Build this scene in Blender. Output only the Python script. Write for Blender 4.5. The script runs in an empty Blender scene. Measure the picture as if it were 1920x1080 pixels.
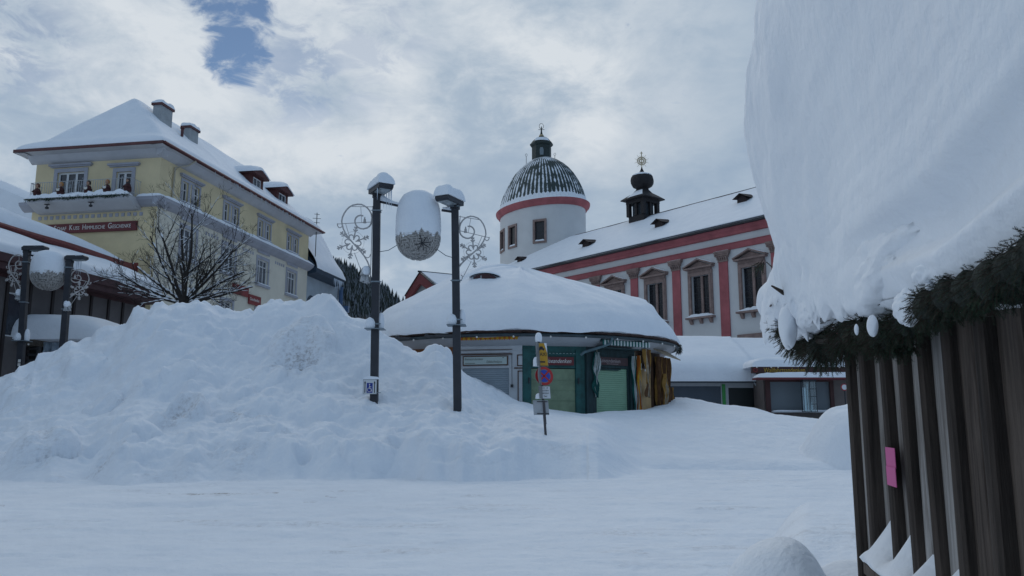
import bpy, math, random
import numpy as np
from mathutils import Vector
rnd = random.Random(7)
scene = bpy.context.scene
R = math.radians
# ---------------------------------------------------------------- camera
F_PX = 1510.0
PITCH = math.atan(250 / F_PX)
EYE = np.array([0, 0, 1.6])
cam_d = bpy.data.cameras.new('camera')
cam = bpy.data.objects.new('camera', cam_d)
scene.collection.objects.link(cam)
cam.location = EYE
cam.rotation_euler = (math.pi / 2 + PITCH, 0, 0)
cam_d.sensor_width = 36
cam_d.lens = 36 * F_PX / 1920
cam_d.clip_start = 0.05
cam_d.clip_end = 3000
scene.camera = cam
# ---------------------------------------------------------------- sky
world = bpy.data.worlds.new('World'); scene.world = world
world.use_nodes = True
nt = world.node_tree; nt.nodes.clear()
def N(tree, typ, **kw):
    n = tree.nodes.new(typ)
    for k, v in kw.items():
        if k.startswith('i_'):
            key = k[2:]; n.inputs[int(key) if key.isdigit() else key.replace('_', ' ')].default_value = v
        else: setattr(n, k, v)
    return n
def Lk(tree, a, b): tree.links.new(a, b)
SUN_EL, SUN_AZ = R(36), R(4)          # azimuth from +Y towards +X
def dirv(az, el): return (math.sin(az) * math.cos(el), math.cos(az) * math.cos(el), math.sin(el))
def build_world():
    out = N(nt, 'ShaderNodeOutputWorld')
    sky = N(nt, 'ShaderNodeTexSky', sky_type='NISHITA', sun_disc=False, sun_elevation=SUN_EL, sun_rotation=SUN_AZ,
            altitude=900, air_density=1.0, dust_density=0.0, ozone_density=1.0)
    bg1 = N(nt, 'ShaderNodeBackground', i_Strength=0.075); Lk(nt, sky.outputs[0], bg1.inputs[0])
    tc = N(nt, 'ShaderNodeTexCoord')
    nrm = N(nt, 'ShaderNodeVectorMath', operation='NORMALIZE'); Lk(nt, tc.outputs['Generated'], nrm.inputs[0])
    D = nrm.outputs[0]
    mp = N(nt, 'ShaderNodeMapping'); mp.inputs['Scale'].default_value = (1, 1, 1.9); mp.inputs['Location'].default_value = (0.3, 1.7, 0.45)
    Lk(nt, D, mp.inputs[0])
    n1 = N(nt, 'ShaderNodeTexNoise', i_Scale=2.6, i_Detail=9.0, i_Roughness=0.55, i_Distortion=0.25); Lk(nt, mp.outputs[0], n1.inputs['Vector'])
    n2 = N(nt, 'ShaderNodeTexNoise', i_Scale=8.0, i_Detail=12.0, i_Roughness=0.62, i_Distortion=0.35); Lk(nt, mp.outputs[0], n2.inputs['Vector'])
    def dot(v):
        d = N(nt, 'ShaderNodeVectorMath', operation='DOT_PRODUCT'); Lk(nt, D, d.inputs[0]); d.inputs[1].default_value = v; return d.outputs['Value']
    def mr(src, a, b, c=0., d=1., smooth=True):
        m = N(nt, 'ShaderNodeMapRange', interpolation_type='SMOOTHSTEP' if smooth else 'LINEAR')
        Lk(nt, src, m.inputs[0]); m.inputs[1].default_value = a; m.inputs[2].default_value = b; m.inputs[3].default_value = c; m.inputs[4].default_value = d
        return m.outputs[0]
    def mth(op, a, b=None):
        m = N(nt, 'ShaderNodeMath', operation=op)
        for i, q in enumerate((a, b)):
            if q is None: continue
            if isinstance(q, (int, float)): m.inputs[i].default_value = q
            else: Lk(nt, q, m.inputs[i])
        return m.outputs[0]
    def px(x, y):
        v = np.array([0, math.cos(PITCH), math.sin(PITCH)]) * F_PX + np.array([1, 0, 0]) * (x - 960) + np.array([0, -math.sin(PITCH), math.cos(PITCH)]) * (540 - y)
        return tuple(v / np.linalg.norm(v))
    # the gap in the cloud: two overlapping soft lobes broken up by noise
    n3 = N(nt, 'ShaderNodeTexNoise', i_Scale=19.0, i_Detail=12.0, i_Roughness=0.62, i_Distortion=0.6); Lk(nt, mp.outputs[0], n3.inputs['Vector'])
    def lobe(x, y, r0, r1): return mr(dot(px(x, y)), math.cos(r1), math.cos(r0))
    rag = mth('ADD', mth('MULTIPLY', mth('SUBTRACT', n3.outputs[0], 0.5), 2.6), mth('MULTIPLY', mth('SUBTRACT', n2.outputs[0], 0.5), 1.0))
    core = mth('MAXIMUM', mth('MAXIMUM', lobe(436, -30, R(0), R(4.4)), lobe(452, 38, R(0), R(3.6))), lobe(446, 108, R(0), R(2.9)))
    gap = mr(mth('ADD', core, rag), 0.42, 1.12)
    v1 = lobe(555, 135, R(.2), R(5)); v2 = lobe(15, 70, R(.3), R(5)); v3 = lobe(660, 60, R(.3), R(7))
    veil = mth('MULTIPLY', mth('MAXIMUM', mth('MAXIMUM', v1, v2), mth('MULTIPLY', v3, 0.6)), mr(rag, -.25, .25, 0.0, 0.55))
    gap = mth('MAXIMUM', gap, veil)
    # cloud brightness
    side = mr(dot((-0.80, 0.55, 0.25)), -0.15, 0.98)           # brighter to the left
    glow = mr(dot(px(1035, 165)), math.cos(R(7)), math.cos(R(0.3)))
    glow2 = mr(dot(px(1000, 120)), math.cos(R(17)), math.cos(R(1)))
    back = mr(dot((0, 1, 0.15)), -0.6, 0.75)
    hz = mr(dot((0, 0, 1)), 0.0, 0.30)
    br = mth('ADD', mth('ADD', mth('MULTIPLY', n1.outputs[0], 0.55), mth('MULTIPLY', n2.outputs[0], 0.33)), mth('MULTIPLY', n3.outputs[0], 0.10))
    br = mr(br, 0.35, 0.62)
    ramp = N(nt, 'ShaderNodeValToRGB')
    e = ramp.color_ramp.elements
    e[0].position = 0.0; e[0].color = (0.235, 0.335, 0.475, 1)
    e[1].position = 1.0; e[1].color = (0.67, 0.72, 0.77, 1)
    m = e.new(0.5); m.color = (0.395, 0.485, 0.59, 1)
    fac = mth('MULTIPLY', br, mth('ADD', mth('MULTIPLY', side, 0.85), 0.06))
    fac = mth('ADD', mth('MULTIPLY', fac, 1.0), mth('MULTIPLY', side, 0.24))
    fac = mth('ADD', fac, mth('ADD', mth('MULTIPLY', glow, mth('MULTIPLY', br, 0.42)), mth('MULTIPLY', glow2, 0.14)))
    Lk(nt, fac, ramp.inputs[0])
    bg2 = N(nt, 'ShaderNodeBackground'); Lk(nt, ramp.outputs[0], bg2.inputs[0])
    Lk(nt, mth('MULTIPLY', mr(back, 0, 1, 1.0, 1.0, False), mr(hz, 0, 1, 1.06, 1.0, False)), bg2.inputs[1])
    mix = N(nt, 'ShaderNodeMixShader'); Lk(nt, gap, mix.inputs[0]); Lk(nt, bg2.outputs[0], mix.inputs[1]); Lk(nt, bg1.outputs[0], mix.inputs[2])
    Lk(nt, mix.outputs[0], out.inputs[0])
build_world()
sun_d = bpy.data.lights.new('sun', 'SUN'); sun_d.energy = 0.5; sun_d.angle = R(30); sun_d.color = (1.0, 0.96, 0.90)
sun = bpy.data.objects.new('sun', sun_d); scene.collection.objects.link(sun)
sun.rotation_euler = Vector(dirv(SUN_AZ, SUN_EL)).to_track_quat('Z', 'Y').to_euler()
vs = scene.view_settings
scene.display_settings.display_device = 'sRGB'
vs.view_transform = 'Standard'; vs.look = 'None'; vs.exposure = 0.0; vs.gamma = 1.0; vs.use_curve_mapping = False

# ---------------------------------------------------------------- materials
MATS = {}
def mat(name, col, rough=0.7, var=0.0, vscale=3.0, bump=0.0, bscale=20.0, metal=0.0, col2=None, spec=0.5, stretch=(1, 1, 1), detail=6.0, dark=None):
    if name in MATS: return MATS[name]
    m = bpy.data.materials.new(name); m.use_nodes = True; t = m.node_tree
    b = t.nodes['Principled BSDF']
    b.inputs['Base Color'].default_value = (*col, 1); b.inputs['Roughness'].default_value = rough; b.inputs['Metallic'].default_value = metal
    b.inputs['Specular IOR Level'].default_value = spec
    tc = N(t, 'ShaderNodeTexCoord'); mp = N(t, 'ShaderNodeMapping'); mp.inputs['Scale'].default_value = stretch
    Lk(t, tc.outputs['Object'], mp.inputs[0])
    if var > 0 or col2:
        n = N(t, 'ShaderNodeTexNoise', i_Scale=vscale, i_Detail=detail, i_Roughness=0.65); Lk(t, mp.outputs[0], n.inputs['Vector'])
        r = N(t, 'ShaderNodeValToRGB'); e = r.color_ramp.elements
        c2 = col2 or tuple(c * (1 - var) for c in col); c1 = col if col2 else tuple(min(1, c * (1 + var * 0.5)) for c in col)
        e[0].position = 0.36; e[0].color = (*c2, 1); e[1].position = 0.64; e[1].color = (*c1, 1)
        Lk(t, n.outputs[0], r.inputs[0]); Lk(t, r.outputs[0], b.inputs['Base Color'])
    if bump > 0:
        n = N(t, 'ShaderNodeTexNoise', i_Scale=bscale, i_Detail=5.0, i_Roughness=0.6); Lk(t, mp.outputs[0], n.inputs['Vector'])
        bp = N(t, 'ShaderNodeBump', i_Strength=min(1, bump), i_Distance=0.02); Lk(t, n.outputs[0], bp.inputs['Height']); Lk(t, bp.outputs[0], b.inputs['Normal'])
    MATS[name] = m
    return m
def snow_mat(name, bump_d, scales, dirty=False):
    m = bpy.data.materials.new(name); m.use_nodes = True; t = m.node_tree; b = t.nodes['Principled BSDF']
    b.inputs['Roughness'].default_value = 0.75; b.inputs['Specular IOR Level'].default_value = 0.25
    tc = N(t, 'ShaderNodeTexCoord'); prev = None
    for s, d in zip(scales, bump_d):
        n = N(t, 'ShaderNodeTexNoise', i_Scale=s, i_Detail=6.0, i_Roughness=0.55); Lk(t, tc.outputs['Object'], n.inputs['Vector'])
        bp = N(t, 'ShaderNodeBump', i_Strength=1.0, i_Distance=d); Lk(t, n.outputs[0], bp.inputs['Height'])
        if prev: Lk(t, prev.outputs[0], bp.inputs['Normal'])
        prev = bp
    Lk(t, prev.outputs[0], b.inputs['Normal'])
    n = N(t, 'ShaderNodeTexNoise', i_Scale=1.1, i_Detail=7.0, i_Roughness=0.7); Lk(t, tc.outputs['Object'], n.inputs['Vector'])
    r = N(t, 'ShaderNodeValToRGB'); e = r.color_ramp.elements
    e[0].position = 0.3; e[0].color = (0.76, 0.80, 0.855, 1); e[1].position = 0.65; e[1].color = (0.83, 0.865, 0.91, 1)
    Lk(t, n.outputs[0], r.inputs[0])
    c = r.outputs[0]
    if dirty:
        at = N(t, 'ShaderNodeAttribute', attribute_name='dirt')
        n2 = N(t, 'ShaderNodeTexNoise', i_Scale=9.0, i_Detail=8.0, i_Roughness=0.75); Lk(t, tc.outputs['Object'], n2.inputs['Vector'])
        r2 = N(t, 'ShaderNodeMapRange', interpolation_type='SMOOTHSTEP'); Lk(t, n2.outputs[0], r2.inputs[0]); r2.inputs[1].default_value = 0.40; r2.inputs[2].default_value = 0.72
        mm = N(t, 'ShaderNodeMath', operation='MULTIPLY'); Lk(t, r2.outputs[0], mm.inputs[0]); Lk(t, at.outputs['Fac'], mm.inputs[1])
        mm.use_clamp = True; mx = N(t, 'ShaderNodeMix', data_type='RGBA'); Lk(t, mm.outputs[0], mx.inputs[0]); Lk(t, c, mx.inputs[6]); mx.inputs[7].default_value = (0.30, 0.27, 0.26, 1)
        c = mx.outputs[2]
    Lk(t, c, b.inputs['Base Color'])
    MATS[name] = m
    return m
SNOW = snow_mat('settled_snow', (0.05, 0.012), (1.3, 9.0))
GSNOW = snow_mat('ground_snow', (0.05, 0.02, 0.006), (2.2, 9.0, 40.0), True)
NSNOW = snow_mat('near_snow', (0.03, 0.007), (3.0, 22.0))

# ---------------------------------------------------------------- mesh tools
class MB:
    def __init__(s): s.v = []; s.f = []; s.m = []
    def add(s, vs_, fs, mi=0):
        o = len(s.v); s.v.extend([tuple(map(float, q)) for q in vs_]); s.f.extend([tuple(o + i for i in f) for f in fs]); s.m.extend([mi] * len(fs)); return s
    def box(s, fr, a0, a1, b0, b1, c0, c1, mi=0):
        q = [fr(a, b, c) for a in (a0, a1) for b in (b0, b1) for c in (c0, c1)]
        return s.add(q, [(0, 1, 3, 2), (4, 6, 7, 5), (0, 4, 5, 1), (2, 3, 7, 6), (0, 2, 6, 4), (1, 5, 7, 3)], mi)
    def tube(s, pts, rad, k=6, mi=0, closed=False, caps=True):
        pts = [np.array(p, float) for p in pts]; n = len(pts)
        rad = rad if isinstance(rad, (list, tuple)) else [rad] * n
        rings = []; prev = None
        for i in range(n):
            a = pts[(i - 1) % n] if (i > 0 or closed) else pts[i]; c = pts[(i + 1) % n] if (i < n - 1 or closed) else pts[i]
            t = c - a; t = t / (np.linalg.norm(t) + 1e-9)
            if prev is None:
                h = np.array([0, 0, 1.]) if abs(t[2]) < .9 else np.array([1., 0, 0])
                u = np.cross(t, h)
            else: u = prev - t * np.dot(prev, t)
            u /= np.linalg.norm(u) + 1e-9; w = np.cross(t, u); prev = u
            rings.append([pts[i] + rad[i] * (math.cos(2 * math.pi * j / k) * u + math.sin(2 * math.pi * j / k) * w) for j in range(k)])
        vs_ = [q for r in rings for q in r]; fs = []
        m = n if closed else n - 1
        for i in range(m):
            for j in range(k):
                a = i * k + j; b = i * k + (j + 1) % k; i2 = ((i + 1) % n) * k
                fs.append((a, b, i2 + (j + 1) % k, i2 + j))
        if caps and not closed: fs += [tuple(range(k))[::-1], tuple((n - 1) * k + j for j in range(k))]
        return s.add(vs_, fs, mi)
    def lathe(s, c, prof, k=24, mi=0, ax=(1, 1), rot=0.0, mod=None):
        # prof: list of (r, z); ax: ellipse axis factors; rot: direction of the long axis
        vs_ = []; fs = []
        cr, sr = math.cos(rot), math.sin(rot)
        for (r, z) in prof:
            for j in range(k):
                t = 2 * math.pi * j / k; q = r * (mod(t, z) if mod else 1)
                x, y = q * math.cos(t) * ax[0], q * math.sin(t) * ax[1]
                vs_.append((c[0] + x * cr - y * sr, c[1] + x * sr + y * cr, c[2] + z))
        for i in range(len(prof) - 1):
            for j in range(k):
                fs.append((i * k + j, i * k + (j + 1) % k, (i + 1) * k + (j + 1) % k, (i + 1) * k + j))
        if prof[0][0] > 1e-4: fs.append(tuple(range(k))[::-1])
        if prof[-1][0] > 1e-4: fs.append(tuple((len(prof) - 1) * k + j for j in range(k)))
        return s.add(vs_, fs, mi)
    def prism(s, fr, poly, b0, b1, mi=0):
        n = len(poly); q = [fr(a, b0, c) for a, c in poly] + [fr(a, b1, c) for a, c in poly]
        fs = [tuple(range(n)), tuple(range(2 * n - 1, n - 1, -1))] + [(i, i + n, (i + 1) % n + n, (i + 1) % n) for i in range(n)]
        return s.add(q, fs, mi)
    def strip(s, rows, mi=0, closed=False):
        n = len(rows[0]); vs_ = [q for r in rows for q in r]; fs = []
        for i in range(len(rows) - 1):
            for j in range(n if closed else n - 1):
                k = (j + 1) % n
                fs.append((i * n + j, i * n + k, (i + 1) * n + k, (i + 1) * n + j))
        return s.add(vs_, fs, mi)
COL = scene.collection
def tag(o, label=None, cat=None, group=None, kind=None):
    if label: o['label'] = label
    if cat: o['category'] = cat
    if group: o['group'] = group
    if kind: o['kind'] = kind
    return o
def mesh(name, mb, mats, origin=(0, 0, 0), smooth=True, ang=35):
    me = bpy.data.meshes.new(name)
    if isinstance(mb, MB):
        v = np.array(mb.v, float) - np.array(origin); me.from_pydata(v.tolist(), [], mb.f)
        me.polygons.foreach_set('material_index', mb.m)
    for m in (mats if isinstance(mats, (list, tuple)) else [mats]): me.materials.append(m)
    me.polygons.foreach_set('use_smooth', [smooth] * len(me.polygons))
    if smooth:
        try: me.set_sharp_from_angle(angle=R(ang))
        except Exception: pass
    me.update(); return me
def solo(name, mb, mats, loc, label, cat, group=None, smooth=True, ang=35):
    o = bpy.data.objects.new(name, mesh(name, mb, mats, loc, smooth, ang)); o.location = loc; COL.objects.link(o)
    return tag(o, label, cat, group)
def struct(name, mb, mats, loc=(0, 0, 0), smooth=True, kind='structure', ang=60):
    o = bpy.data.objects.new(name, mesh(name, mb, mats, loc, smooth, ang)); o.location = loc; COL.objects.link(o); o['kind'] = kind; return o
def thing(name, loc, label, cat, group=None):
    o = bpy.data.objects.new(name, None); o.location = loc; o.empty_display_size = .3; COL.objects.link(o); return tag(o, label, cat, group)
def root_loc(o):
    while o.parent: o = o.parent
    return np.array(o.location)
def part(name, mb, mats, parent, label=None, smooth=True, ang=35, kind=None):
    o = bpy.data.objects.new(name, mesh(name, mb, mats, root_loc(parent), smooth, ang)); COL.objects.link(o); o.parent = parent
    if label: o['label'] = label
    if kind: o['kind'] = kind
    return o
def W(ox, oy, az, sgn=1, oz=0):
    # frame (s along the wall, n out of the wall, z up)
    d = (math.sin(az), math.cos(az)); n = (d[1] * sgn, -d[0] * sgn)
    fr = lambda s_, n_, z_: (ox + d[0] * s_ + n[0] * n_, oy + d[1] * s_ + n[1] * n_, z_ + oz)
    fr.o = (ox, oy); fr.d = d; fr.n = n; fr.az = az
    return fr
IDF = lambda a, b, c: (a, b, c)
def ray(px, py):
    return (np.array([0, math.cos(PITCH), math.sin(PITCH)]) * F_PX + np.array([1., 0, 0]) * (px - 960) + np.array([0, -math.sin(PITCH), math.cos(PITCH)]) * (540 - py))
def at(px, py, Y):
    d = ray(px, py); return EYE + d * (Y / d[1])
def hit(fr, px, py, n=0.0):
    r = ray(px, py); ox, oy = fr.o[0] + fr.n[0] * n, fr.o[1] + fr.n[1] * n
    t, u = np.linalg.solve(np.array([[r[0], -fr.d[0]], [r[1], -fr.d[1]]]), np.array([ox, oy])); return u, 1.6 + t * r[2]
def wall(mb, fr, s0, s1, z0, z1, holes=(), depth=0.18, thick=0.3, mi=0, back=True):
    # a wall face with real openings and reveals
    S = sorted(set([s0, s1] + [x for h in holes for x in h[:2]])); Z = sorted(set([z0, z1] + [x for h in holes for x in h[2:]]))
    for i in range(len(S) - 1):
        for j in range(len(Z) - 1):
            cs, cz = (S[i] + S[i + 1]) / 2, (Z[j] + Z[j + 1]) / 2
            if any(h[0] < cs < h[1] and h[2] < cz < h[3] for h in holes): continue
            mb.add([fr(S[i], 0, Z[j]), fr(S[i + 1], 0, Z[j]), fr(S[i + 1], 0, Z[j + 1]), fr(S[i], 0, Z[j + 1])], [(0, 1, 2, 3)], mi)
    for h in holes:
        a, b, c, d = h
        for (p, q) in (((a, c), (b, c)), ((b, c), (b, d)), ((b, d), (a, d)), ((a, d), (a, c))):
            mb.add([fr(p[0], 0, p[1]), fr(q[0], 0, q[1]), fr(q[0], -depth - .12, q[1]), fr(p[0], -depth - .12, p[1])], [(0, 1, 2, 3)], mi)
def window(parent, fr, a, b, c, d, frame_m, glass_m, cols=2, transom=None, depth=0.12, fw=0.07, mull=None, name='window'):
    mb = MB(); nn = (-depth - .04, -depth + .02)
    mb.box(fr, a, a + fw, *nn, c, d); mb.box(fr, b - fw, b, *nn, c, d); mb.box(fr, a + fw, b - fw, *nn, c, c + fw); mb.box(fr, a + fw, b - fw, *nn, d - fw, d)
    for i in range(1, cols):
        x = a + (b - a) * i / cols; w = mull or fw * .8; mb.box(fr, x - w / 2, x + w / 2, nn[0], nn[1] - .004, c + fw, d - fw)
    if transom:
        z = c + (d - c) * transom; mb.box(fr, a + fw, b - fw, nn[0], nn[1] - .008, z - fw * .4, z + fw * .4)
    w = part(name, mb, frame_m, parent, smooth=False)
    g = MB(); g.add([fr(a, -depth - .03, c), fr(b, -depth - .03, c), fr(b, -depth - .03, d), fr(a, -depth - .03, d)], [(0, 1, 2, 3)])
    g.add([fr(a, -depth - .06, c), fr(a, -depth - .06, d), fr(b, -depth - .06, d), fr(b, -depth - .06, c)], [(0, 1, 2, 3)])
    part('pane', g, glass_m, w, smooth=False)
    return w
# smooth value noise
def _h(ix, iy, seed):
    n = (ix.astype(np.int64) * 374761393 + iy.astype(np.int64) * 668265263 + seed * 1442695041) & 0xffffffff
    n = ((n ^ (n >> 13)) * 1274126177) & 0xffffffff
    return ((n ^ (n >> 16)) & 0xffff) / 65535.0
def vn(x, y, seed=0):
    x = np.asarray(x, float); y = np.asarray(y, float)
    ix, iy = np.floor(x), np.floor(y); fx, fy = x - ix, y - iy
    fx = fx * fx * fx * (fx * (fx * 6 - 15) + 10); fy = fy * fy * fy * (fy * (fy * 6 - 15) + 10)
    a, b, c, d = _h(ix, iy, seed), _h(ix + 1, iy, seed), _h(ix, iy + 1, seed), _h(ix + 1, iy + 1, seed)
    return (a * (1 - fx) + b * fx) * (1 - fy) + (c * (1 - fx) + d * fx) * fy
def fbm(x, y, o=4, seed=0, g=.5):
    s = 0; a = 1.; t = 0
    for i in range(o):
        s = s + a * (vn(x * 2 ** i + 17.3 * i, y * 2 ** i - 9.1 * i, seed + i) - .5); t += a; a *= g
    return s / t * 2
def billow(x, y, o=4, seed=0, g=.5):
    s = 0; a = 1.; t = 0
    for i in range(o):
        s = s + a * np.abs(vn(x * 2 ** i + 7.7 * i, y * 2 ** i + 3.1 * i, seed + i) - .5) * 2; t += a; a *= g
    return s / t
def sst(x, a, b):
    t = np.clip((np.asarray(x, float) - a) / (b - a), 0, 1); return t * t * (3 - 2 * t)
def gridmesh(V, nr, nc):
    idx = np.arange(nr * nc).reshape(nr, nc)
    return np.stack([idx[:-1, :-1], idx[:-1, 1:], idx[1:, 1:], idx[1:, :-1]], -1).reshape(-1, 4)
def pillow(mb, fr, s0, s1, n0, n1, z0, h, rs=12, rn=8, amp=0.15, e=8, seed=1, zfun=None, lip=0.0, pw=.4):
    # a snow layer with rounded rims lying on a flat or sloping top
    U = np.linspace(-1, 1, rs); V = np.linspace(-1, 1, rn)
    U = np.sign(U) * (1 - (1 - np.abs(U)) ** 1.6); V = np.sign(V) * (1 - (1 - np.abs(V)) ** 1.6)
    UU, VV = np.meshgrid(U, V, indexing='ij')
    S = s0 + (s1 - s0) * (UU + 1) / 2; Nn = n0 + (n1 - n0) * (VV + 1) / 2
    H = h * ((1 - np.abs(UU) ** e).clip(0) * (1 - np.abs(VV) ** e).clip(0)) ** pw
    H = H * (1 + amp * fbm(S * 1.7 / max(.3, h * 2) + seed * 3.1, Nn * 1.7 / max(.3, h * 2), 3, seed))
    Z0 = z0 + (zfun(S, Nn) if zfun else 0 * S)
    bulge = lip
    rim = np.maximum(np.abs(UU), np.abs(VV))
    top = [[fr(S[i, j], Nn[i, j], Z0[i, j] + max(H[i, j], .012)) for j in range(rn)] for i in range(rs)]
    bot = [[fr(S[i, j], Nn[i, j], Z0[i, j]) for j in range(rn)] for i in range(rs)]
    mb.strip(top); mb.strip([r[::-1] for r in bot])
    for e_ in ([(i, 0) for i in range(rs)], [(i, rn - 1) for i in range(rs)][::-1], [(0, j) for j in range(rn)][::-1], [(rs - 1, j) for j in range(rn)]):
        mb.strip([[bot[i][j] for i, j in e_], [top[i][j] for i, j in e_]])
    return mb
def text(mb, fr, s, s0, z0, size, n=0.01, shear=0.0, sx=1.0, mirror=False, mi=0, align='LEFT', ext=0.004):
    cu = bpy.data.curves.new('lettering', 'FONT'); cu.body = s; cu.size = size; cu.shear = shear; cu.align_x = align; cu.extrude = ext; cu.resolution_u = 3
    o = bpy.data.objects.new('lettering_source', cu); me = bpy.data.meshes.new_from_object(o)
    vs_ = []; 
    for v in me.vertices:
        x = v.co.x * sx; vs_.append(fr(s0 + (-x if mirror else x), n + v.co.z, z0 + v.co.y))
    mb.add(vs_, [tuple(p.vertices) for p in me.polygons], mi)
    bpy.data.objects.remove(o); bpy.data.curves.remove(cu); bpy.data.meshes.remove(me)
    return mb
def stroke(mb, fr, pts, w, n0, n1, mi=0):
    for (a, b) in zip(pts[:-1], pts[1:]):
        dx, dz = b[0] - a[0], b[1] - a[1]; l = math.hypot(dx, dz) + 1e-9; ux, uz = dx / l, dz / l; px_, pz = -uz * w / 2, ux * w / 2
        a2 = (a[0] - ux * w * .3, a[1] - uz * w * .3); b2 = (b[0] + ux * w * .3, b[1] + uz * w * .3)
        mb.prism(fr, [(a2[0] + px_, a2[1] + pz), (b2[0] + px_, b2[1] + pz), (b2[0] - px_, b2[1] - pz), (a2[0] - px_, a2[1] - pz)], n0, n1, mi)
    return mb
def icicles(mb, pts, lo, hi, r=.012):
    for p in pts:
        l = rnd.uniform(lo, hi); mb.tube([p, (p[0], p[1], p[2] - l * .5), (p[0], p[1], p[2] - l)], [r, r * .6, .002], 5)

# ================================================================ GROUND
KEY = [  # px, crest py, crest distance
 (-500,760,24),(-60,722,24),(0,703,24.5),(18,697,24.5),(25,684,24.6),(40,681,25),(55,680,25),(59,666,25.2),(87,662,25.4),(104,650,25.6),(120,640,25.6),(134,640,25.8),(146,632,26),(158,631,26),
 (166,619,26),(190,614,26),(206,616,26),(222,609,26),(229,590,26),(234,576,26),(244,571,26),(254,574,26),(261,579,26),(274,568,26),(288,564,26),(300,571,26),(317,567,26),(335,573,26),(357,568,26),(394,573,26.2),(437,586,26.4),(463,587,26.4),
 (472,576,26.4),(488,575,26.4),(500,565,26.5),(515,566,26.5),(530,569,26.5),(569,562,26.4),(590,553,26.2),(612,558,26),(627,571,26),(640,588,26),(656,600,26),(680,606,25.6),(710,619,25.2),(728,627,25),(749,640,25),(778,657,25),(786,660,25),
 (799,650,25),(817,645,25),(835,649,25),(844,658,25),(851,676,25),(868,697,25),(912,726,25.6),(974,754,26.6),(1031,768,27.2),(1069,773,27.2),(1101,777,27.2),(1138,772,27.2),(1184,770,27.6),(1241,769,28.5),(1300,770,29),(1450,776,29),(1522,786,29),(1700,790,29),(2300,800,29)]
kx = np.array([k[0] for k in KEY], float); ky = np.array([k[1] for k in KEY], float); kd = np.array([k[2] for k in KEY], float)
kxs = np.arange(-500, 2300, 5.0); _g = np.exp(-(np.arange(-24, 25) / 9.0) ** 2); kys = np.convolve(np.pad(np.interp(kxs, kx, ky), 24, mode='edge'), _g / _g.sum(), 'valid')
def road_z(D): return np.interp(D, [0, 8, 18, 30, 60, 150, 600], [0, 0, .35, .7, 1.0, 1.6, 3])
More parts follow.
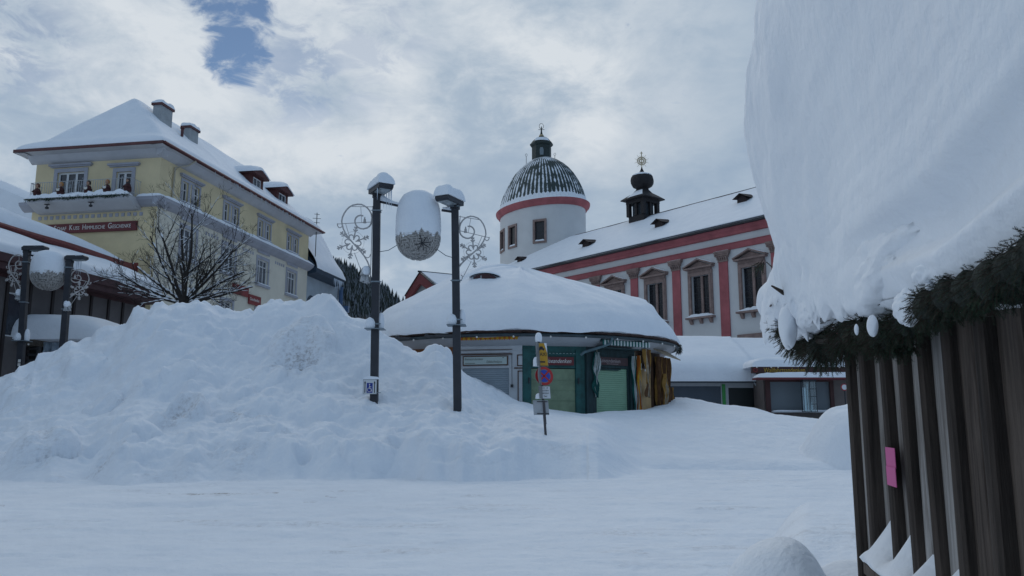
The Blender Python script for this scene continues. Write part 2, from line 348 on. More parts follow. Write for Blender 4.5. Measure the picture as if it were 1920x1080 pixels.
def terrain(px, D):
    # px: bearing, D: distance along the view axis; returns height
    X = (px - 960) / 1530 * D
    py = np.interp(px, kx, ky); Dc = np.interp(px, kx, kd)
    zc = 1.6 + (790 - py) / 1530 * Dc * (1 + .015 * (790 - py) / 250)
    zr = road_z(D)
    pys = np.interp(px, kxs, kys); zcs = 1.6 + (790 - pys) / 1530 * Dc * (1 + .015 * (790 - pys) / 250)
    Df = np.interp(px, [-500, 0, 400, 900, 1050, 1120, 1160, 1200, 1700], [17, 17.6, 17.6, 17.7, 17.9, 17.6, 18.5, 19.5, 20.5])
    Df = Df + fbm(px * .012, 0 * px + 3.3, 3, 81) * .9 * (px < 1100)
    t = np.clip((D - Df) / np.maximum(Dc - Df, .5), 0, 1)
    pL = np.interp(t, [0, .05, .12, .5, .68, .86, .95, 1], [0, .05, .13, .385, .58, .84, .95, 1])
    t22 = np.clip((22 - Df) / (Dc - Df), 0, 1)
    # mid: through post two; right: a cut edge then a gentle shelf
    pM = np.interp(t, [0, .04, .10, .3, .55, .8, 1], [0, .12, .24, .37, .47, .72, 1])
    pR = np.interp(t, [0, .05, .14, .26, .5, 1], [0, .16, .46, .62, .82, 1])
    pQ = t * t * (3 - 2 * t) * .5 + t * .5
    wM = sst(px, 640, 830); wR = sst(px, 900, 1000); wQ = sst(px + 9 * np.sin(D * 2.1), 1085, 1195)
    p = pL * (1 - wM) + pM * wM; p = p * (1 - wR) + pR * wR; p = p * (1 - wQ) + pQ * wQ
    zc = zcs + (zc - zcs) * sst(t, .88, 1.0) * (px < 1200)
    z = zr + (zc - zr) * p
    # behind the crest
    tail = np.clip(D - Dc, 0, 99)
    back = np.where(px < 860, np.minimum(tail * .9, 9), tail * 0.0)
    zb = np.maximum(zc - back, np.interp(D, [0, 26, 60, 150, 600], [.5, .5, 1.0, 1.6, 3]))
    zb = zb + (np.interp(D, [0, 60, 600], [1.2, 1.2, 3]) - zb) * sst(D, 36, 60)
    z = np.where(D > Dc, zb, z)
    # drift right of the round kiosk
    dr = np.interp(px, [1190, 1244, 1266, 1287, 1309, 1353, 1410, 1436, 1454, 1490, 1560], [0, .42, .58, .60, .52, .36, .22, .10, 0, 0, 0])
    z = z + dr * np.exp(-((D - 33) / 2.6) ** 2)
    # round mound beside the hut and the shelf in front of it
    mx, my = 9.75, 22.0
    rr = np.hypot((X - mx) / 1.75, (D - my) / 2.0); z = z + 1.30 * (1 - sst(rr, .50, 1.08)) ** .6 * (1 + .05 * fbm(X, D, 2, 6))
    e = ((X - 1.02) * .939 - (D - 3.2) * .345)
    sh = sst(e, -.75, .10) * (1 - sst(D, 7.2, 10.0)) * sst(D, 1.0, 2.2)
    z = z + .90 * sh * (1 - .14 * np.exp(-(((X - 1.9) / .5) ** 2 + ((D - 5.0) / .7) ** 2)))
    r2 = np.hypot((X - .96) / .20, (D - 3.15) / .40)
    z = np.where(r2 < 1.35, np.maximum(z, 1.125 - .30 * r2 ** 2.6), z)
    # banked against the hut
    hd = (X - 1.152) * .974 - (D - 2.7) * .228
    z = z + .18 * np.exp(-(np.clip(-hd, 0, 9) / .22) ** 2) * (D < 3.2) * (D > 0.3)
    # lumps
    bank = np.clip((z - zr) / .5, 0, 1) * (D > 15) * (D < 34)
    bank = bank * (1 - .80 * sst(px, 880, 1060))
    msk = sst(fbm(X * .30, D * .4, 3, 61), -.35, .45)
    lum = (billow(X * .38, D * .42, 3, 3) - .35) * .44 + (billow(X * 1.25, D * 1.1, 3, 9) - .35) * .19 * (.35 + msk) + fbm(X * 3.1, D * 3.0, 4, 21) * .12 + np.maximum(0, fbm(X * 1.7, D * 1.6, 3, 97) - .12) ** .7 * .09 * msk * (.25 + msk) + fbm(X * .9, D * .9, 3, 71) * .10
    calm = 1 - .62 * np.exp(-((D - Dc) / .7) ** 2)
    z = z + lum * bank * calm + bank * (billow(X * 3.1, 0 * X + 2.2, 3, 5) - .3) * .16 * np.exp(-((D - Dc) / .6) ** 2)
    # post feet stay clear
    # dents left by sliding blocks and feet
    global PITS
    for (ax, ad, ar, dp) in PITS:
        cx = (ax - 960) / 1530 * ad; q = np.hypot((X - cx) / ar, (D - ad) / (ar * .9)); z = z - dp * np.exp(-q ** 3.0) + dp * .35 * np.exp(-((q - 1.45) / .35) ** 2)
    # boulders of ploughed snow
    for (ax, ad, rx, ry, h) in BLOCKS:
        cx = (ax - 960) / 1530 * ad; q = np.hypot((X - cx) / rx, (D - ad) / ry); z = z + h * np.clip(1 - q ** 3, 0, 1) ** .42 * (1 + .3 * fbm(X * 3, D * 3, 2, 19))
    # rolled road surface
    rd = (1 - np.clip((z - zr) / .3, 0, 1))
    z = z + rd * (fbm(X * .35, D * 1.1, 4, 31) * .045 + fbm(X * 2.4, D * 5.0, 4, 37) * .020 + fbm(X * .5, D * 9.0, 3, 43) * .012 - .022 * (np.exp(-((D - 12.4 - .01 * X) / .11) ** 2) + np.exp(-((D - 14.0 - .01 * X) / .12) ** 2) + .7 * np.exp(-((D - 9.6 + .012 * X) / .10) ** 2)) + (vn(X * .15, D * 3.2, 5) - .5) * .02)
    z = z - .10 * np.exp(-((D - 20.4 - .02 * (X - 5)) / .28) ** 2) * sst(px, 1150, 1250) + .05 * np.exp(-((D - 21.2) / .4) ** 2) * sst(px, 1150, 1250)
    return z
PITS = [(337, 20.3, .34, .42), (558, 23.6, .5, .32), (500, 19.3, .17, .16), (570, 18.6, .18, .16), (760, 20.0, .22, .16), (770, 21.0, .2, .15), (745, 19.2, .2, .14), (480, 20.4, .26, .16), (420, 20.2, .26, .14),
        (345, 23, .2, .14), (275, 22, .16, .12), (185, 19.0, .22, .16), (640, 19.6, .25, .10), (880, 18.9, .22, .10), (930, 18.7, .3, .10), (210, 18.3, .2, .14), (460, 24.5, .3, .2), (300, 24.3, .2, .14), (700, 21.2, .2, .1), (435, 24.8, .25, .15), (390, 24.6, .2, .14)]
BLOCKS = [(352, 20.5, .55, .55, .30), (85, 18.9, .85, .6, .42), (562, 24.2, 1.0, .7, .42), (190, 21.5, .5, .4, .2), (330, 22.5, .5, .4, .18), (440, 21.8, .45, .4, .2), (690, 18.7, .6, .4, .2), (900, 18.5, .7, .4, .16), (150, 23.8, .6, .5, .25), (500, 22.6, .5, .5, .2), (605, 20.8, .5, .4, .14), (260, 19.2, .6, .4, .18), (820, 24.2, .5, .5, .14)]
def build_ground():
    px = np.concatenate([np.linspace(-2600, -60, 60, endpoint=False), np.arange(-60, 1700, 2.6), np.linspace(1700, 4200, 60)])
    D = np.concatenate([np.geomspace(.25, 2.2, 14, endpoint=False), np.geomspace(2.2, 8, 90, endpoint=False), np.geomspace(8, 16.5, 110, endpoint=False), np.arange(16.5, 27.6, .048), np.geomspace(27.6, 40, 60, endpoint=False), np.geomspace(40, 900, 30)])
    PX, DD = np.meshgrid(px, D); Z = terrain(PX, DD); X = (PX - 960) / 1530 * DD
    # the lens-independent sideways wander that keeps rows from lining up
    V = np.stack([X, DD, Z], -1).reshape(-1, 3)
    Fc = gridmesh(V, *X.shape)
    me = bpy.data.meshes.new('snow_ground'); me.from_pydata(V.tolist(), [], Fc.tolist()); me.materials.append(GSNOW)
    me.polygons.foreach_set('use_smooth', [True] * len(me.polygons))
    at_ = me.attributes.new('dirt', 'FLOAT', 'POINT')
    d = np.zeros_like(X)
    for (ax, ad, r, k) in [(337, 20.2, .45, .9), (80, 18.6, .6, .55), (552, 23.7, .8, .85), (575, 23.4, .4, .8), (185, 18.0, .25, .8), (440, 20.5, .3, .6), (480, 20.2, .25, .6), (235, 21.6, .3, .6), (600, 24, .4, .5), (210, 18.3, .3, .7)]:
        cx = (ax - 960) / 1530 * ad; d = np.maximum(d, k * np.exp(-(np.hypot(X - cx, DD - ad) / r) ** 2))
    d = np.maximum(d, .30 * sst(fbm(X * .8, DD * 1.2, 3, 77), .1, .6) * (DD > 16.5) * (DD < 19.3))
    d = np.maximum(d, .42 * sst(fbm(X * .55, DD * 2.5, 4, 51), .15, .6) * (DD < 16.5))
    d = d * (.35 + .9 * sst(fbm(X * 2.2, DD * 2.2, 3, 91), -.3, .3))
    for (a_, b_, D0, w_, k_) in ((285, 530, 15.5, .13, 3.2), (575, 612, 14.6, .10, 2.5), (615, 660, 15.1, .08, 1.6), (865, 925, 15.2, .06, 1.4), (8, 25, 13.9, .08, 1.6), (60, 110, 11.6, .1, 1.0)):
        d = np.maximum(d, k_ * sst(fbm(X * 2.2, DD * 9, 3, int(a_)), -.05, .3) * np.exp(-((DD - D0 - .0006 * (PX - a_)) / w_) ** 2) * (PX > a_) * (PX < b_))
    at_.data.foreach_set('value', d.reshape(-1).astype(np.float32))
    me.update(); o = bpy.data.objects.new('snow_ground', me); COL.objects.link(o); o['kind'] = 'structure'
build_ground()
# ================================================================ HILL AND WOOD
def build_hill():
    xs = np.linspace(-260, 120, 90); ys = np.linspace(150, 620, 70)
    X, Y = np.meshgrid(xs, ys)
    def hz(x, y):
        b = np.asarray(x, float) / np.asarray(y, float) * 1530 + 960          # bearing of the ridge as seen along the valley
        top = np.interp(b, [300, 560, 640, 700, 765, 830, 900, 1100], [84, 82, 74, 66, 52, 36, 20, 4])
        return 1 + top * sst(y, 190, 440) + fbm(np.asarray(x) * .02, np.asarray(y) * .02, 3, 4) * 5 * sst(y, 190, 300)
    Z = hz(X, Y) - .5
    V = np.stack([X, Y, Z], -1).reshape(-1, 3)
    mb = MB(); mb.v = V.tolist(); mb.f = [tuple(q) for q in gridmesh(V, *X.shape)]; mb.m = [0] * len(mb.f)
    struct('hill', mb, SNOW)
    needles = mat('conifer_needles', (.030, .042, .036), .9, .3, .4)
    mb = MB(); r = random.Random(3); n = 0
    while n < 2600:
        y = r.uniform(235, 470); b = r.uniform(500, 905); x = (b - 960) / 1530 * y
        if r.random() > (y / 470) ** 1: continue
        if y < 285 and b < 700: continue
        if float(vn(x * .03, y * .03, 8)) < .22 and y < 330: continue
        z = float(hz(x, y)) - .8; h = r.uniform(6, 10) * (1 + .25 * (y > 400)); w = h * r.uniform(.18, .27); k = 6
        lv = 4; vs_ = []; fs = []; ms = []
        for i in range(lv):
            z0 = z + h * (.08 + .22 * i); z1 = z + h * min(1., .46 + .2 * i); rr = w * (1 - i * .23); o = len(vs_); ph = r.random() * 6
            for j in range(k * 2):
                a = ph + math.pi * j / k; q = rr * (1 if j % 2 else .62) * r.uniform(.85, 1.15); vs_.append((x + q * math.cos(a), y + q * math.sin(a), z0 - (.06 * h if j % 2 else 0)))
            vs_.append((x, y, z1))
            for j in range(k * 2): fs.append((o + j, o + (j + 1) % (2 * k), o + 2 * k)); ms.append(1 if (r.random() < .36) else 0)
        o2 = len(mb.v); mb.v.extend(vs_); mb.f.extend([tuple(o2 + i for i in f) for f in fs]); mb.m.extend(ms); n += 1
    tag(struct('conifer_wood', mb, [needles, mat('snowy_needles', (.17, .19, .215), .9)], kind='stuff', smooth=False), 'dark snow-dusted conifer wood covering the far hillside', 'forest')
    # shrubs low on the slope
    for (px_, py_, D_) in ((655, 596, 190), (672, 598, 185), (646, 590, 200), (684, 594, 188)):
        p = at(px_, py_, D_); mb = MB()
        for i in range(60):
            a = r.uniform(0, 6.28); e = r.uniform(.3, 1.5); l = r.uniform(.8, 1.9); q = np.array(p) + np.array([0, 0, -1.2])
            t = q + l * np.array([math.cos(a) * math.cos(e), math.sin(a) * math.cos(e), math.sin(e) * 1.2]); mb.tube([q, (q + t) / 2 + np.array([0, 0, .1]), t], [.05, .04, .02], 3)
        solo('bare_shrub', mb, mat('twig_dark', (.07, .065, .06), .9), tuple(np.array(p) + [0, 0, -1.2]), 'small bare shrub on the white slope below the conifer wood', 'shrub', 'bare shrubs on the far slope')
build_hill()

# ================================================================ YELLOW HOUSE
YEL = mat('yellow_render', (.70, .585, .365), .9, .10, .5, .25, 60)
CRM = mat('cream_render', (.70, .65, .54), .9, .08, .5, .25, 60)
TRIM = mat('grey_blue_trim', (.38, .385, .43), .85, .12, 1.2, .15, 50)
SOFF = mat('soffit_paint', (.50, .50, .52), .85, .08, 1.0)
WHITE = mat('white_paint', (.66, .67, .68), .6, .06, 2.0)
FASC = mat('dark_red_fascia', (.10, .030, .030), .6, .25, 3.0)
GLASS = mat('dark_glass', (.025, .032, .045), .12, .5, 1.5, 0, spec=.7)
GLASSD = mat('curtained_glass', (.10, .11, .13), .2, .55, 5.0, 0, spec=.6)
DARK = mat('dark_metal', (.022, .024, .030), .55, .3, 6, .1, 30)
REDSIGN = mat('maroon_board', (.13, .016, .020), .55, .15, 1.5)
LETT = mat('white_lettering', (.68, .66, .62), .6)
GREEN = mat('fir_green', (.020, .045, .026), .85, .4, 8)
def yellow_house():
    A = R(9.93); c = (-19.96, 44.0)
    S = W(*c, A, 1); Fw = W(*c, A - math.pi / 2, -1)
    T = thing('apartment_house', (c[0], c[1], 0), 'large yellow and cream house with snowy hipped roof, balcony and rows of grey-framed windows', 'house')
    LS, LF = 20.1, 8.0
    # upper storey, two casements under each lintel
    up = []
    for cs in (3.12, 7.9, 12.58, 17.22): up += [(cs - .92, cs - .28, 14.47, 15.72), (cs + .28, cs + .92, 14.47, 15.72)]
    lo = [(cs - .78, cs + .78, 11.22, 12.95) for cs in (3.2, 7.9, 12.6, 17.25)]
    ll = [(cs - .7, cs + .7, 7.6, 9.3) for cs in (3.2, 8.0, 12.6)]
    upf = [(4.80, 6.55, 14.05, 15.86), (1.76, 2.74, 14.05, 15.70)]
    mb = MB(); wall(mb, S, 0, LS, 13.7, 17.0, up); wall(mb, Fw, 0, LF, 13.7, 17.0, upf)
    mb.add([Fw(LF, 0, 13.7), Fw(LF, -LS, 13.7), Fw(LF, -LS, 17), Fw(LF, 0, 17)], [(0, 1, 2, 3)]); mb.add([S(LS, 0, 13.7), S(LS, -LF, 13.7), S(LS, -LF, 17), S(LS, 0, 17)], [(0, 1, 2, 3)])
    part('upper_wall', mb, YEL, T, smooth=False)
    mb = MB(); wall(mb, S, 0, LS, 0, 13.7, lo + ll)
    mb.add([S(LS, 0, 0), S(LS, -LF, 0), S(LS, -LF, 13.7), S(LS, 0, 13.7)], [(0, 1, 2, 3)])
    part('side_wall', mb, CRM, T, smooth=False)
    mb = MB(); wall(mb, Fw, 0, LF, 0, 13.7, ())
    mb.add([Fw(LF, 0, 0), Fw(LF, -LS, 0), Fw(LF, -LS, 13.7), Fw(LF, 0, 13.7)], [(0, 1, 2, 3)])
    part('front_wall', mb, mat('ochre_render', (.70, .58, .355), .9, .12, .45, .25, 60), T, smooth=False)
    # window surrounds, lintels, windows
    for i in range(0, 8, 2):
        a, b = up[i], up[i + 1]; mb = MB(); f = .14
        mb.box(S, a[0] - f, b[1] + f, 0, .045, a[3], a[3] + f); mb.box(S, a[0] - f - .05, b[1] + f + .05, 0, .12, a[2] - .13, a[2])
        for x0, x1 in ((a[0] - f, a[0]), (a[1], a[1] + .2), (b[0] - .2, b[0]), (b[1], b[1] + f)): mb.box(S, x0, x1, 0, .045, a[2], a[3])
        mb.box(S, a[0] - .32, b[1] + .32, 0, .20, 16.0, 16.10); mb.box(S, a[0] - .24, b[1] + .24, 0, .13, 15.92, 16.0)
        part('window_surround', mb, TRIM, T, smooth=False)
        for h in (a, b): window(T, S, *h, WHITE, GLASS, 2, .62, fw=.06)
        mb = MB(); pillow(mb, S, a[0] - .1, b[1] + .1, .0, .12, a[2], .06, 8, 4); part('sill_snow', mb, SNOW, T)
    for h in lo:
        mb = MB(); f = .19
        mb.box(S, h[0] - f, h[1] + f, 0, .05, h[3], h[3] + f * 1.2); mb.box(S, h[0] - f, h[0], 0, .05, h[2] - .05, h[3]); mb.box(S, h[1], h[1] + f, 0, .05, h[2] - .05, h[3]); mb.box(S, h[0] - f - .04, h[1] + f + .04, 0, .16, h[2] - .22, h[2] - .05)
        mb.box(S, h[0] - f + .06, h[1] + f - .06, .05, .07, h[3] + .42, h[3] + .72)
        part('window_surround', mb, TRIM, T, smooth=False); window(T, S, *h, WHITE, GLASSD, 3, .72, fw=.08)
        mb = MB(); pillow(mb, S, h[0] - .25, h[1] + .25, .0, .16, h[2] - .05, .07, 8, 4); part('sill_snow', mb, SNOW, T)
    for h in ll:
        mb = MB(); f = .2
        mb.box(S, h[0] - f, h[1] + f, 0, .05, h[3], h[3] + f); mb.box(S, h[0] - f, h[0], 0, .05, h[2], h[3]); mb.box(S, h[1], h[1] + f, 0, .05, h[2], h[3]); mb.box(S, h[0] - f, h[1] + f, 0, .12, h[2] - .2, h[2])
        part('window_surround', mb, TRIM, T, smooth=False); window(T, S, *h, WHITE, GLASSD, 2, .6, fw=.08)
    for h, nc in zip(upf, (3, 2)):
        mb = MB(); f = .22
        mb.box(Fw, h[0] - f, h[1] + f, 0, .05, h[3], h[3] + f); mb.box(Fw, h[0] - f, h[0], 0, .05, h[2], h[3]); mb.box(Fw, h[1], h[1] + f, 0, .05, h[2], h[3])
        mb.box(Fw, h[0] - .5, h[1] + .5, 0, .22, h[3] + .36, h[3] + .47); mb.box(Fw, h[0] - .42, h[1] + .42, 0, .14, h[3] + .29, h[3] + .36)
        part('window_surround', mb, TRIM, T, smooth=False); w = window(T, Fw, *h, WHITE, GLASS, nc, None, fw=.10, mull=.13)
        mb = MB()                                               # paper stars on the panes
        for i in range(7 * nc):
            x, z = rnd.uniform(h[0] + .15, h[1] - .15), rnd.uniform(h[2] + .5, h[3] - .2); r_ = rnd.uniform(.03, .06)
            for k in range(3): a = k * math.pi / 3; stroke(mb, Fw, [(x - r_ * math.cos(a), z - r_ * math.sin(a)), (x + r_ * math.cos(a), z + r_ * math.sin(a))], .018, -.148, -.144)
        part('window_star', mb, mat('star_paper', (.32, .36, .40), .7), T, smooth=False, kind='stuff')
    # band course and balcony
    mb = MB()
    mb.prism(lambda n_, s_, z_: S(s_, n_, z_), [(0, 13.55), (.18, 13.62), (.48, 13.86), (.52, 14.02), (0, 14.02)], -.5, LS + .12)
    mb.prism(lambda n_, s_, z_: Fw(s_, n_, z_), [(0, 13.55), (.18, 13.62), (.48, 13.86), (.52, 14.02), (0, 14.02)], -.51, LF + .5)
    part('band_course', mb, TRIM, T, smooth=False)
    mb = MB(); pillow(mb, S, -.5, LS + .1, .02, .55, 14.02, .2, 60, 6, .4, lip=.1); pillow(mb, Fw, -.5, 1.0, .02, .55, 14.02, .17, 10, 6); pillow(mb, Fw, 7.6, LF + .5, .02, .55, 14.02, .17, 8, 6)
    part('ledge_snow', mb, SNOW, T)
    b = T
    mb = MB(); mb.prism(lambda n_, s_, z_: Fw(s_, n_, z_), [(0, 13.35), (.35, 13.38), (1.05, 13.75), (1.12, 13.80), (1.12, 13.98), (0, 13.98)], 1.02, 7.42)
    bal = part('balcony', mb, SOFF, b, smooth=False)
    mb = MB()
    for x in np.linspace(1.08, 7.36, 44): mb.tube([Fw(x, 1.0, 13.98), Fw(x, 1.0, 14.98)], .014, 5)
    for z in (14.2, 14.98): mb.tube([Fw(1.06, .1, z), Fw(1.06, 1.0, z), Fw(7.38, 1.0, z), Fw(7.38, .1, z)], .020, 5)
    for n_ in np.linspace(.2, .9, 6):
        for x in (1.06, 7.38): mb.tube([Fw(x, n_, 13.98), Fw(x, n_, 14.98)], .014, 5)
    part('railing', mb, mat('railing_paint', (.40, .41, .42), .6), bal)
    mb = MB(); pillow(mb, Fw, 1.0, 7.46, .84, 1.30, 13.98, .26, 50, 6, .8, seed=4); part('balcony_snow', mb, SNOW, bal)
    mb = MB()
    for i in range(900):
        x = rnd.uniform(1.0, 7.46); p = np.array(Fw(x, 1.2 + rnd.uniform(-.05, .09), 13.99 + rnd.uniform(-.11, .05) + .03 * math.sin(x * 5))); q = p + np.array([rnd.uniform(-.1, .1), rnd.uniform(-.08, .04), rnd.uniform(-.11, .05)])
        mb.tube([p, q], [.017, .004], 3)
    part('fir_garland', mb, GREEN, bal)
    for x in (6.1, 3.35):
        mb = MB(); mb.box(Fw, x - .14, x + .14, 1.06, 1.2, 13.62, 13.66); mb.lathe(Fw(x, 1.12, 13.40), [(.03, .22), (.03, .12), (.10, .08), (.10, .0), (.06, -.02)], 10); part('spotlight', mb, DARK, bal)
    mb = MB()
    for i in range(18): x = .88 + i * .38; mb.box(Fw, x, x + .2, 0, .03, 13.06, 13.26)
    for s0 in (5.0, 9.7, 14.45):
        for i in range(5): mb.box(S, s0 + i * .33, s0 + i * .33 + .17, 0, .03, 13.06, 13.26)
    part('relief_square', mb, TRIM, T, smooth=False, kind='stuff')
    # shop boards
    mb = MB(); mb.box(Fw, 1.14, 7.25, .02, .14, 12.20, 12.74); sg = part('shop_sign', mb, REDSIGN, T, smooth=False)
    mf = lambda a, n_, z_: Fw(1.34 + 5.7 - a, n_, z_)
    words = (('S', .42), ('CHAF', .30), (' ', .30), ('K', .44), ('USS', .30), ('  ', .3), ('H', .42), ('IMMLISCHE', .30), (' ', .2), ('G', .46), ('ESCHENKE', .30)); total = 0.0
    for ps in (0, 1):
        mb = MB(); x = 0.0 if ps == 0 else 5.60 - total
        for s_, sz in words:
            o0 = len(mb.v); text(mb, mf, s_, x, 12.36, sz, .145, sx=.80)
            xs_ = [((v[0] - mf(0, 0, 0)[0]) * -Fw.d[0] + (v[1] - mf(0, 0, 0)[1]) * -Fw.d[1]) for v in mb.v[o0:]]
            x = (max(xs_) + .04) if xs_ else x + .14
        if ps == 0: total = x
    part('lettering', mb, LETT, sg, smooth=False)
    mb = MB(); mb.box(S, 8.5, 10.6, .05, .12, 9.95, 10.62); mb.box(S, 10.7, 12.4, .05, .12, 9.55, 10.22)
    sg = part('wall_board', mb, mat('red_board', (.23, .03, .03), .6, .2, 2), T, smooth=False); mb = MB(); text(mb, S, 'Geschenke', 10.8, 9.82, .30, .125); part('lettering', mb, LETT, sg, smooth=False)
    # roof
    o1, o2, ze = .7, 1.0, 16.93
    def zr(s_, n_):       # n measured outward
        a = np.minimum(o1 - n_, n_ + LF + o1); b_ = s_ + o2; c_ = LS + 1.2 - s_
        lin = lambda d, k: np.where(d < 1.0, d * .62, .62 + (d - 1.0) * k)
        zz = np.stack([lin(a, .94), lin(b_, 1.30), lin(c_, 1.05)]); k = 5.0
        return -np.log(np.exp(-zz * k).sum(0)) / k
    ss = np.concatenate([np.linspace(-o2, -.7, 5), np.linspace(-.55, LS + .9, 90), np.linspace(LS + .95, LS + 1.2, 5)]); nn = np.concatenate([np.linspace(-LF - o1, -LF - .45, 5), np.linspace(-LF - .3, .42, 40), np.linspace(.5, o1, 5)])
    SS, NN = np.meshgrid(ss, nn, indexing='ij'); edge = np.minimum(np.minimum(SS + o2, LS + 1.2 - SS), np.minimum(o1 - NN, NN + LF + o1))
    Z = ze + .1 + zr(SS, NN) + .34 * np.clip(1 - (1 - np.clip(edge / .28, 0, 1)) ** 2, 0, 1) ** .5 + fbm(SS * .35, NN * .35, 3, 5) * .14 * sst(edge, 0, 1)
    Z = Z - .10 * np.exp(-((NN - .28 - .22 * fbm(SS * .8, 0 * SS, 3, 9)) / .05) ** 2) * (SS > 0)
    top = [[S(SS[i, j], NN[i, j], Z[i, j]) for j in range(len(nn))] for i in range(len(ss))]
    bot = [[S(SS[i, j], NN[i, j], ze + .06 + max(0, float(zr(SS[i, j], NN[i, j])) * .97)) for j in range(len(nn))] for i in range(len(ss))]
    mb = MB(); mb.strip(top)
    rim = lambda g: [g[i][0] for i in range(len(ss))] + [g[-1][j] for j in range(1, len(nn))] + [g[i][-1] for i in range(len(ss) - 2, -1, -1)] + [g[0][j] for j in range(len(nn) - 2, 0, -1)]
    rt, rb = rim(top), rim(bot); mb.strip([rt + [rt[0]], rb + [rb[0]]])
    rf = MB(); rf.strip([[S(SS[i, j], NN[i, j], ze + .05 + max(0, float(zr(SS[i, j], NN[i, j])) * .97)) for j in range(len(nn))] for i in range(len(ss))])
    rf.box(S, -o2, LS + 1.2, o1, o1 + .07, ze - .06, ze + .10); rf.box(S, -o2 - .07, -o2, -LF - o1, o1 + .07, ze - .06, ze + .10); rf.box(S, -o2, LS + 1.2, -LF - o1 - .07, -LF - o1, ze - .06, ze + .10); rf.box(S, LS + 1.2, LS + 1.27, -LF - o1, o1, ze - .06, ze + .10)
    roof = part('roof', rf, FASC, T, smooth=False); part('roof_snow', mb, SNOW, roof, ang=70)
    g = MB(); g.tube([S(x, o1 + .14, ze + .02) for x in np.linspace(-o2, LS + 1.2, 30)], .07, 8); part('gutter', g, mat('gutter_red', (.12, .035, .035), .5), roof)
    sf = MB()
    sf.add([S(-o2, o1, ze - .05), S(LS + 1.2, o1, ze - .05), S(LS + 1.2, -.02, ze - .12), S(-o2, -.02, ze - .12)], [(0, 1, 2, 3)]); sf.add([S(-o2, o1, ze - .054), S(-o2, -LF - o1, ze - .054), S(.02, -LF - o1, ze - .124), S(.02, o1, ze - .124)], [(0, 1, 2, 3)])
    sf.add([S(-o2, -LF - o1, ze - .058), S(LS + 1.2, -LF - o1, ze - .058), S(LS + 1.2, -LF + .02, ze - .128), S(-o2, -LF + .02, ze - .128)], [(0, 1, 2, 3)])
    for fr, L in ((S, LS), (Fw, LF)):
        sf.prism(lambda n_, s_, z_: fr(s_, n_, z_), [(0, 16.42), (.06, 16.44), (.30, 16.62), (.46, 16.86), (0, 16.86)], -.46, L + .3)
    part('soffit', sf, SOFF, roof)
    ic = MB(); icicles(ic, [S(rnd.uniform(4, 18), o1 + .1, ze - .04) for _ in range(40)], .08, .4, .02); part('icicle', ic, mat('ice', (.55, .62, .70), .15, spec=.6), roof, kind='stuff')
    # chimneys
    chm = mat('chimney_render', (.36, .38, .39), .9, .15, 2)
    for (s0, s1, n0, n1, z0, z1) in ((3.0, 4.2, -2.85, -2.3, 19.0, 20.95), (6.2, 7.2, -2.85, -2.3, 19.0, 20.65)):
        mb = MB(); mb.box(S, s0, s1, n0, n1, z0, z1); ch = part('chimney', mb, chm, T, smooth=False)
        mb = MB(); mb.box(S, s0 - .09, s1 + .09, n0 - .09, n1 + .09, z1, z1 + .14); part('chimney_cap', mb, FASC, ch, smooth=False)
        mb = MB(); pillow(mb, S, s0 - .1, s1 + .1, n0 - .1, n1 + .1, z1 + .14, .24, 14, 8, .5, seed=int(s0)); part('chimney_snow', mb, SNOW, ch)
    mb = MB(); mb.lathe(S(4.75, -1.9, 19.5), [(.09, 0), (.09, .5), (.14, .5), (.14, .62), (0, .68)], 10); part('vent_pipe', mb, FASC, T)
    # dormers
    for (s0, s1) in ((11.6, 13.5), (15.7, 17.6)):
        n1 = -.75; zb, zt = 18.0, 19.15; mb = MB(); mid = (s0 + s1) / 2
        fh = (s0 + .38, s1 - .38, 18.32, 19.0)
        fw = lambda a, b_, c_: S(a, n1 + b_, c_)
        wall(mb, fw, s0, s1, zb, zt, [fh], depth=.05); mb.add([fw(s0, 0, zb), fw(s0, -3, zb), fw(s0, -3, zt), fw(s0, 0, zt)], [(0, 1, 2, 3)]); mb.add([fw(s1, 0, zb), fw(s1, -3, zb), fw(s1, -3, zt), fw(s1, 0, zt)], [(0, 1, 2, 3)])
        mb.prism(lambda a, b_, c_: fw(a, b_, c_), [(s0 - .25, zt - .02), (s1 + .25, zt - .02), (s1 + .05, zt + .2), (mid, zt + .48), (s0 - .05, zt + .2)], -3.2, .35)
        dm = part('dormer', mb, mat('dormer_red', (.085, .022, .02), .7, .2, 3), T, smooth=False); window(dm, fw, *fh, WHITE, GLASS, 2, None, depth=.03, fw=.07)
        mb = MB(); pillow(mb, fw, s0 - .32, s1 + .32, -3.3, .42, zt + .02, .42, 16, 14, .25, e=4, zfun=lambda a, b_: .46 * np.clip(1 - np.abs(a - mid) / 1.4, 0, 1), seed=3); part('dormer_snow', mb, SNOW, dm)
    # downpipe
    mb = MB(); mb.tube([S(2.2, o1 + .1, ze - .05), S(2.0, .45, 16.55), S(1.25, .10, 16.2), S(1.2, .08, 14.1)], .055, 8); part('downpipe', mb, mat('pipe_beige', (.42, .38, .30), .6), T)
    # aerial
    p = at(593, 436, 64.2); pt = at(592, 399, 64.2); mb = MB(); mb.tube([(p[0], p[1], p[2] - 2), (p[0], p[1], pt[2])], .035, 5)
    for dz, l in ((.1, .22), (.45, .34), (.8, .26)): mb.tube([(p[0] - l, p[1], pt[2] - dz), (p[0] + l, p[1], pt[2] - dz - .05)], .02, 4)
    part('aerial', mb, DARK, T)
    # carved carollers on the balcony ledge
    robe = mat('robe_dark_red', (.050, .012, .012), .8, .2, 8); skin = mat('figure_skin', (.38, .22, .15), .7); bk = mat('song_book', (.55, .54, .5), .7)
